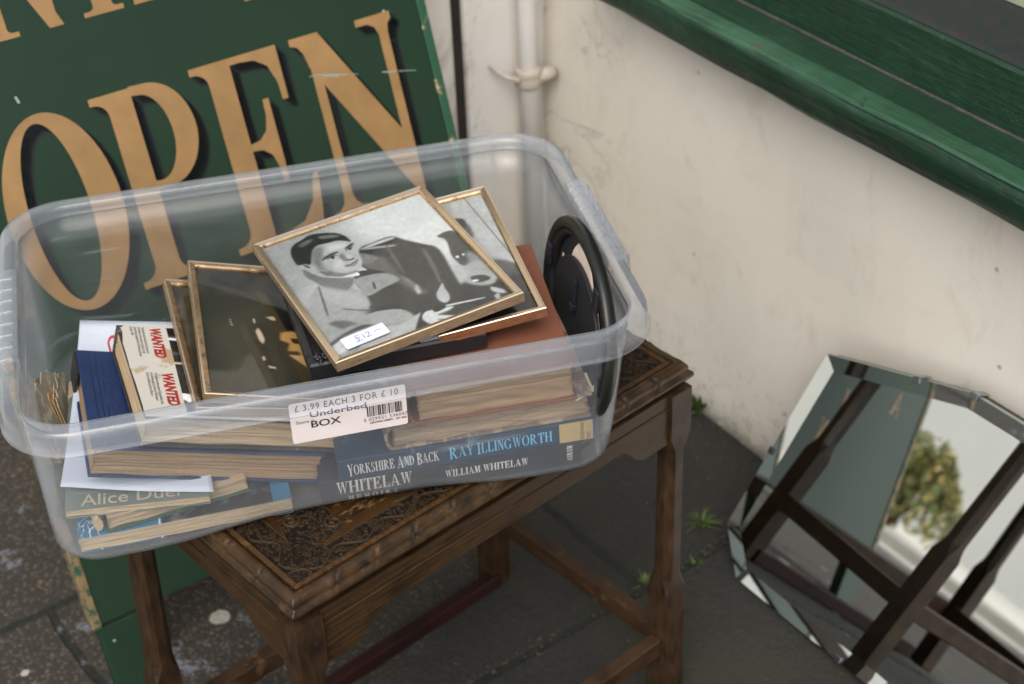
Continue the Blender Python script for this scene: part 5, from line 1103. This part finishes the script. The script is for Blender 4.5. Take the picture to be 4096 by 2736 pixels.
# two brown pictures on the left
BR = lambda v, r=1.0, g=.95, b_=.84: [v*r, v*g, v*b_]
im3 = raster(170, 220, [([.14, .14, .12], .05, [(0, 1.05), (1, 1.05), (1, .84), (.5, .80), (0, .86)]), ([.27, .25, .20], .10, [(.10, .05), (.05, .55), (.45, .80), (.55, .5), (.45, .05)]),
    ([.10, .09, .085], .006, [(.40, .82), (.70, .70), (1, .60), (1, .0), (.62, .0), (.50, .42)]), ([.30, .25, .17], .006, [(.34, .84), (.40, .82), (.62, .0), (.53, .0)]),  # dark slanting area: a reflection in the glass, painted into the print
    ([.88, .78, .68], .004, [(.300, .50), (.318, .53), (.335, .49), (.345, .44), (.33, .40), (.312, .43)]), ([.85, .76, .66], .003, [(.296, .59), (.306, .61), (.310, .57), (.300, .56)]), ([.82, .74, .64], .003, [(.37, .62), (.42, .63), (.43, .60), (.41, .595)]),
    ([.80, .72, .60], .002, [(.165, .585), (.175, .585), (.175, .575), (.165, .575)]), ([.80, .72, .60], .002, [(.165, .565), (.175, .565), (.175, .555), (.165, .555)]), ([.80, .72, .60], .002, [(.168, .545), (.178, .545), (.178, .535), (.168, .535)]),
    ([.80, .70, .6], .003, [(.31, .30), (.325, .31), (.33, .28), (.315, .27)]), ([.80, .70, .6], .003, [(.335, .24), (.375, .23), (.38, .215), (.34, .22)]),
    ([.80, .62, .38], .010, [(.44, .50), (.50, .52), (.58, .49), (.62, .42), (.60, .34), (.54, .30), (.52, .36), (.46, .36), (.48, .42), (.43, .44)]), ([.25, .16, .10], .006, [(.49, .46), (.54, .46), (.55, .42), (.50, .42)]), ([.82, .66, .45], .006, [(.46, .33), (.54, .33), (.61, .24), (.56, .23)])], [.19, .18, .155], .006, curved=False)
f3 = frame((-.0105, 1.190, .5790), (-1.8, 15.0, -2.0), .1808, .2354, .0098, 'speckled gilt frame with a dark brown picture of hands, left of the portrait', im3, M_GS)
im4 = raster(40, 50, [], [.30, .26, .21], .02)
f4 = frame((-.0195, 1.186, .5690), (2.1, 15.0, -2.9), .1808, .2354, .0090, 'worn gilt frame mostly hidden beneath the dark brown picture', im4, M_GS)
# black ornate frame under the portrait
M_BK = NT('black_lacquer_wood'); t = M_BK; t.set(Base_Color=t.mix(t.noise(30), hexc('#141416'), hexc('#242326')), Roughness=.33); t.bump(t.noise(60), .15, .0006); M_BK = t.m
im5 = raster(60, 80, [], [.16, .16, .15], .015)
bprof = [(0, 0), (0, .0135), (.0015, .0157), (.0050, .0165), (.0080, .0150), (.0115, .0145), (.0150, .0120), (.0160, .0110), (.0160, .0095), (.0150, .001), (.0150, 0)]
bf = frame((.0850, 1.1815, .5885), (2.3, .7, -1.9), .1605, .2149, .0165, 'black wooden frame with leafy corner ornaments, beneath the portrait', im5, M_BK, rw=.0160, prof=bprof, mats=[M_BK, M_BK, M_BK])
bf['group'] = ''; del bf['group']
for cx, cy in ((0, 0), (.1615, 0), (0, .2149), (.1615, .2149)):
    mb = MB(); rn = random.Random(int(cx*999)+int(cy*99)+1); sx_, sy_ = (1 if cx == 0 else -1), (1 if cy == 0 else -1)
    for k in range(15):
        a = R(45)+R(rn.uniform(-95, 95)); d = rn.uniform(.002, .011); bx0, by0 = .007+d*math.cos(a)*.8, .007+d*math.sin(a)*.8
        L_ = rn.uniform(.004, .0075); th = rn.uniform(0, 6.28); P0 = Vector((cx+sx_*bx0, cy+sy_*by0, .0150+rn.uniform(0, .0015)))
        dv = Vector((math.cos(th), math.sin(th), .15)); nv = Vector((-math.sin(th), math.cos(th), 0)); zz = Vector((0, 0, 1))
        lp = []
        for f, w in ((0, .15), (.25, .8), (.5, 1), (.8, .6), (1, .08)):
            c = P0+dv*L_*f+zz*(.0018*math.sin(math.pi*f)); ww = w*L_*.32; lp.append([tuple(c+nv*ww), tuple(c+zz*ww*.7), tuple(c-nv*ww), tuple(c-zz*ww*.6)])
        mb.loft(lp)
    mb.build('corner_ornament', M_BK, bf, smooth=True)
label(bf, .1000, .0005, .042, .0185, .0169, 4, S10)

# round frame standing on its edge at the right end, seen from the back
rf = empty('round_frame', label='black round picture frame standing on edge, its back toward the books', cat='picture frame'); 
# local x = toward the back of the box, y = up, z = toward the box's right wall
rf.location = bloc((.3365, 1.229, .5720))
rf.rotation_euler = (Matrix.Rotation(BROT, 3, 'Z')@Matrix(((0, .10, 1), (1, 0, 0), (0, 1, -.10))).normalized()).to_euler()
EA, EB = .1050, .0930
def ell(a, b, z, n=72): return [(a*math.cos(2*math.pi*k/n), b*math.sin(2*math.pi*k/n), z) for k in range(n)]
M_RB = NT('dark_bronze_black'); t = M_RB; t.set(Base_Color=t.mix(t.noise(14), hexc('#101210'), hexc('#1c1f18')), Roughness=.38); M_RB = t.m
def ring_sec(name, sec, mat):
    mb = MB(); lp = [ell(EA-i_, EB-i_, z) for i_, z in sec]; mb.loft(lp+[lp[0]], cap0=False, cap1=False); return mb.build(name, mat, rf, smooth=True)
ring_sec('outer_rim', [(.010, .000), (.003, .000), (.0005, .0015), (0, .0050), (.0015, .0095), (.0060, .0130), (.010, .0140), (.012, .0120), (.012, .0020)], M_RB)
ring_sec('recess_lip', [(.0125, .0015), (.0165, .0025), (.0200, .0090), (.0140, .0090)], simple('raw_wood_lip', hexc('#1c1b1a'), .6))
rag = []; rn = random.Random(4)
for k in range(72):
    a = 2*math.pi*k/72; s_ = .78+.03*rn.random()+(.22*max(0, math.sin((a-.95)/1.1*math.pi)) if .95 < a < 2.05 else 0)+(.10 if (a < .55 or a > 6.1) else 0); rag.append(((EA-.022)*s_*math.cos(a), (EB-.022)*s_*math.sin(a)))
mb = MB(); mb.prism(rag, .0066, .0070); mb.build('torn_paper', simple('torn_pinkish_paper', hexc('#d8c4b4'), .8), rf)
mb = MB(); mb.prism([p[:2] for p in ell(EA-.0150, EB-.0150, 0)],   .0092, .0098); mb.build('dark_card', simple('black_card', hexc('#17171a'), .7), rf)
bk_ = [(x*.88, y*.88-.007) for x, y, z in ell(EA-.022, EB-.022, 0)]; mb = MB(); mb.prism(bk_, .0022, .0056); mb.build('backing_board', simple('dark_backing_board', hexc('#1d1f21'), .6, .25, 30), rf, bevel=.0006)
M_HG = simple('black_steel', hexc('#1b1f26'), .35, .1, 60, 0)
mb = MB(); mb.box(-.0025, .0025, .012, .042, -.0022, .0018); mb.box(-.004, .004, .010, .016, -.0035, .0018); mb.build('hanger', M_HG, rf, bevel=.0008)
for ax, ay in ((-.060, .058), (-.090, -.012), (.086, .02)):
    mb = MB(); mb.box(ax-.006, ax+.006, ay-.011, ay+.011, -.0022, .0015); mb.build('turn_button', M_HG, rf, bevel=.001)

# ================================================================ the leaning mirror
mr = empty('wall_mirror', (.27247*KW, 1.50936*KW, GZ), (R(-23.8), 0, R(-58.5)), scale=KW, label='frameless angular mirror with slanted clipped corners leaning on the white wall', cat='mirror')
OUT = [(0, 0.001), (.117, .006), (.233, .012), (.4, .014), (.545, .010), (.600, .064), (.575, .318), (.372, .378), (.261, .379), (.191, .376), (-.006, .316), (-.046, .052)]
def inset(P, d):
    n = len(P); out = []
    for i in range(n):
        p0, p1, p2 = Vector(P[i-1]), Vector(P[i]), Vector(P[(i+1) % n]); a = (p1-p0).normalized(); b = (p2-p1).normalized()
        na, nb = Vector((-a.y, a.x)), Vector((-b.y, b.x)); m_ = (na+nb).normalized(); k = d/max(.3, m_.dot(na)); out.append(tuple(p1+m_*k))
    return out
BEV = .0185
IN_ = inset(OUT, BEV)
M_MIR = NT('silvered_glass'); M_MIR.set(Base_Color=(.80, .84, .82), Metallic=1.0, Roughness=.012); M_MIR = M_MIR.m
M_GE = NT('glass_edge'); M_GE.set(Base_Color=hexc('#8fa39b'), Roughness=.12, Metallic=.3); M_GE = M_GE.m
zt, th_ = .0, .0055
V = [(x, -th_, z) for x, z in IN_]; mesh('mirror_face', V, [tuple(range(len(V)))], M_MIR, mr)
V = [(x, -th_, z) for x, z in IN_]+[(x, -th_-.0026, z) for x, z in OUT]; n_ = len(OUT)
mesh('bevel', V, [(i+n_, (i+1) % n_+n_, (i+1) % n_, i) for i in range(n_)], M_MIR, mr)
V = [(x, -th_-.0026, z) for x, z in OUT]+[(x, 0, z) for x, z in OUT]
mesh('glass_edge', V, [(i+n_, (i+1) % n_+n_, (i+1) % n_, i) for i in range(n_)], M_GE, mr)
mb = MB(); P = inset(OUT, .0012); mb.prism(P, .0004, .0140, axis=1); mb.build('backing_board', simple('dark_mirror_backing', hexc('#3a332c'), .8), mr)
M_CL = NT('chrome_clip'); M_CL.set(Base_Color=hexc('#9a9ea3'), Metallic=1, Roughness=.25); M_CL = M_CL.m
def clip_at(i, f):
    a, b = Vector(OUT[i]), Vector(OUT[(i+1) % n_]); p = a+(b-a)*f; d = (b-a).normalized(); nv = Vector((-d.y, d.x)); mb = MB()
    T = Matrix(((d.x, 0, nv.x, p.x), (0, 1, 0, 0), (d.y, 0, nv.y, p.y), (0, 0, 0, 1)))
    mb.box(-.005, .005, -.0084, .012, -.0022, -.0004, T=T); mb.box(-.005, .005, -.0096, -.0084, -.0022, .006, T=T); mb.build('clip', M_CL, mr, bevel=.0006)
clip_at(9, .35); clip_at(9, .93) if False else clip_at(8, .9); clip_at(10, .55); clip_at(1, .55)
# ================================================================ what the mirror sees: the street side to the left of the frame
def conc(name, c1, c2, sc=8):
    t = NT(name); co = t.co(); t.set(Base_Color=t.mix(t.ramp(t.noise(sc, co, 6), .3, .7), hexc(c1), hexc(c2)), Roughness=.85); t.bump(t.noise(sc*12, co), .3, .003); return t.m
M_K1 = conc('pale_kerb', '#bdb7ab', '#a39c90'); M_K2 = conc('grey_step', '#c0b8ab', '#a79f93')
for i, (x, w, h, lab) in enumerate(((-1.65, .14, .03, 'low pale kerb stone nearest the sign'), (-2.1, .16, .05, 'middle pale kerb stone across the paving'), (-2.7, .2, .07, 'farthest and tallest pale kerb stone, before the planter'))):
    mb = MB(); mb.box(-w/2, w/2, -2.2, 2.4, -.005, h); o = mb.build('kerb_stone', M_K1, None, bevel=.01); o.location = (x, 1.0, GZ); tag(o, lab, 'kerb', 'pale kerb stones left of the sign')
for x, y in ((-1.85, 1.2), (-1.9, 1.45), (-2.35, 1.1), (-2.4, 1.5), (-1.88, .9)):
    tuft(x, y, 120, .05, .12, {(-1.85): 'grass patch between the first two kerb stones', -1.9: 'grass patch between kerbs, close to the sign side', -2.35: 'grass patch in front of the planter, viewer side', -2.4: 'grass patch in front of the planter, sign side', -1.88: 'grass patch by the first kerb, nearest the road'}[x])
pl_ = empty('stone_planter', (-3.6, 1.36, GZ), (0, 0, R(4)), label='grey stone planter trough in front of the pale house', cat='planter')
mb = MB(); mb.box(-.3, .3, -.24, .26, 0.0045, .042); mb.build('trough', M_K2, pl_, bevel=.02)
yd = MB(); yd.box(-24, -2.3, -12, 14, GZ, GZ+.004); y_ = yd.build('yard', conc('sunlit_yard_tone', '#dcd6ca', '#cfc8bb', 2), None, fix=True); tag(y_, 'concrete yard beyond the kerb stones, coloured pale as if sunlit', 'yard', kind='structure')  # near-white sheet puts the brightness of a sunny street into its colour
sb = empty('shrub', (-3.6, 1.36, .020), label='leafy shrub with yellow blossoms growing in the grey planter', cat='shrub')
mb = MB(); fl_ = MB(); rn = random.Random(21)
for k in range(3400):
    a, e_ = rn.uniform(0, 6.283), math.acos(rn.uniform(-.2, 1)); rr = rn.uniform(.55, 1)**.5
    lob = [(0, 0, 0, 1), (-.05, .10, -.04, .7), (.04, -.11, -.02, .75), (0, .05, .10, .6), (.02, -.05, .13, .5)][k % 5]; c = Vector((.15*rr*math.sin(e_)*math.cos(a), .19*rr*math.sin(e_)*math.sin(a)+.02, .06+.24*rr*math.cos(e_)))
    c = c*lob[3]+Vector(lob[:3])+Vector((0, 0, .04)); c += Vector((math.sin(a*3)*.03, math.cos(a*5)*.03, math.sin(a*4)*.03)); s_ = rn.uniform(.010, .02); q = Euler((rn.uniform(0, 6), rn.uniform(0, 6), rn.uniform(0, 6))).to_matrix()
    V = [tuple(c+q@Vector(p)) for p in ((-s_, 0, 0), (0, -s_*.45, 0), (s_, 0, 0), (0, s_*.45, 0))]; (fl_ if rn.random() < .26 else mb).add(V, [(0, 1, 2, 3)])
lf = NT('shrub_leaf'); lf.set(Base_Color=lf.mix(lf.noise(9), hexc('#67743f'), hexc('#98995a')), Roughness=.5); mb.build('foliage', lf.m, sb, fix=False)
fl_.build('blossom', simple('yellow_blossom', hexc('#c9ae6a'), .7), sb, fix=False)
mb = MB()
for k in range(7): a = k*.9; mb.tube([(0, 0, -.02), (.05*math.cos(a), .05*math.sin(a), .1), (.1*math.cos(a), .11*math.sin(a), .22)], [.012, .008, .004], 6)
mb.build('stem', simple('shrub_bark', hexc('#5a4632'), .9), sb)
hs = empty('pale_house', (-8.0, 1.5, GZ), label='pale rendered house across the street, seen only in the mirror', cat='house')
mb = MB(); mb.box(-3, 0, -5, 6, 0, 5.5); mb.build('wall', conc('pale_house_render', '#f3eee4', '#ebe5d8', 3), hs)  # render whitened, the street's sunlight is put into its colour
for y in (-3.4, -1.3, .6):
    mb = MB(); mb.box(.0005, .06, y, y+1.0, 1.6, 3.0); w_ = mb.build('window', simple('white_window_frame', hexc('#e0e0da'), .4), hs, bevel=.01)
    mb = MB(); mb.box(.0605, .066, y+.08, y+.92, 1.7, 2.9); mb.build('pane', gl.m, w_)
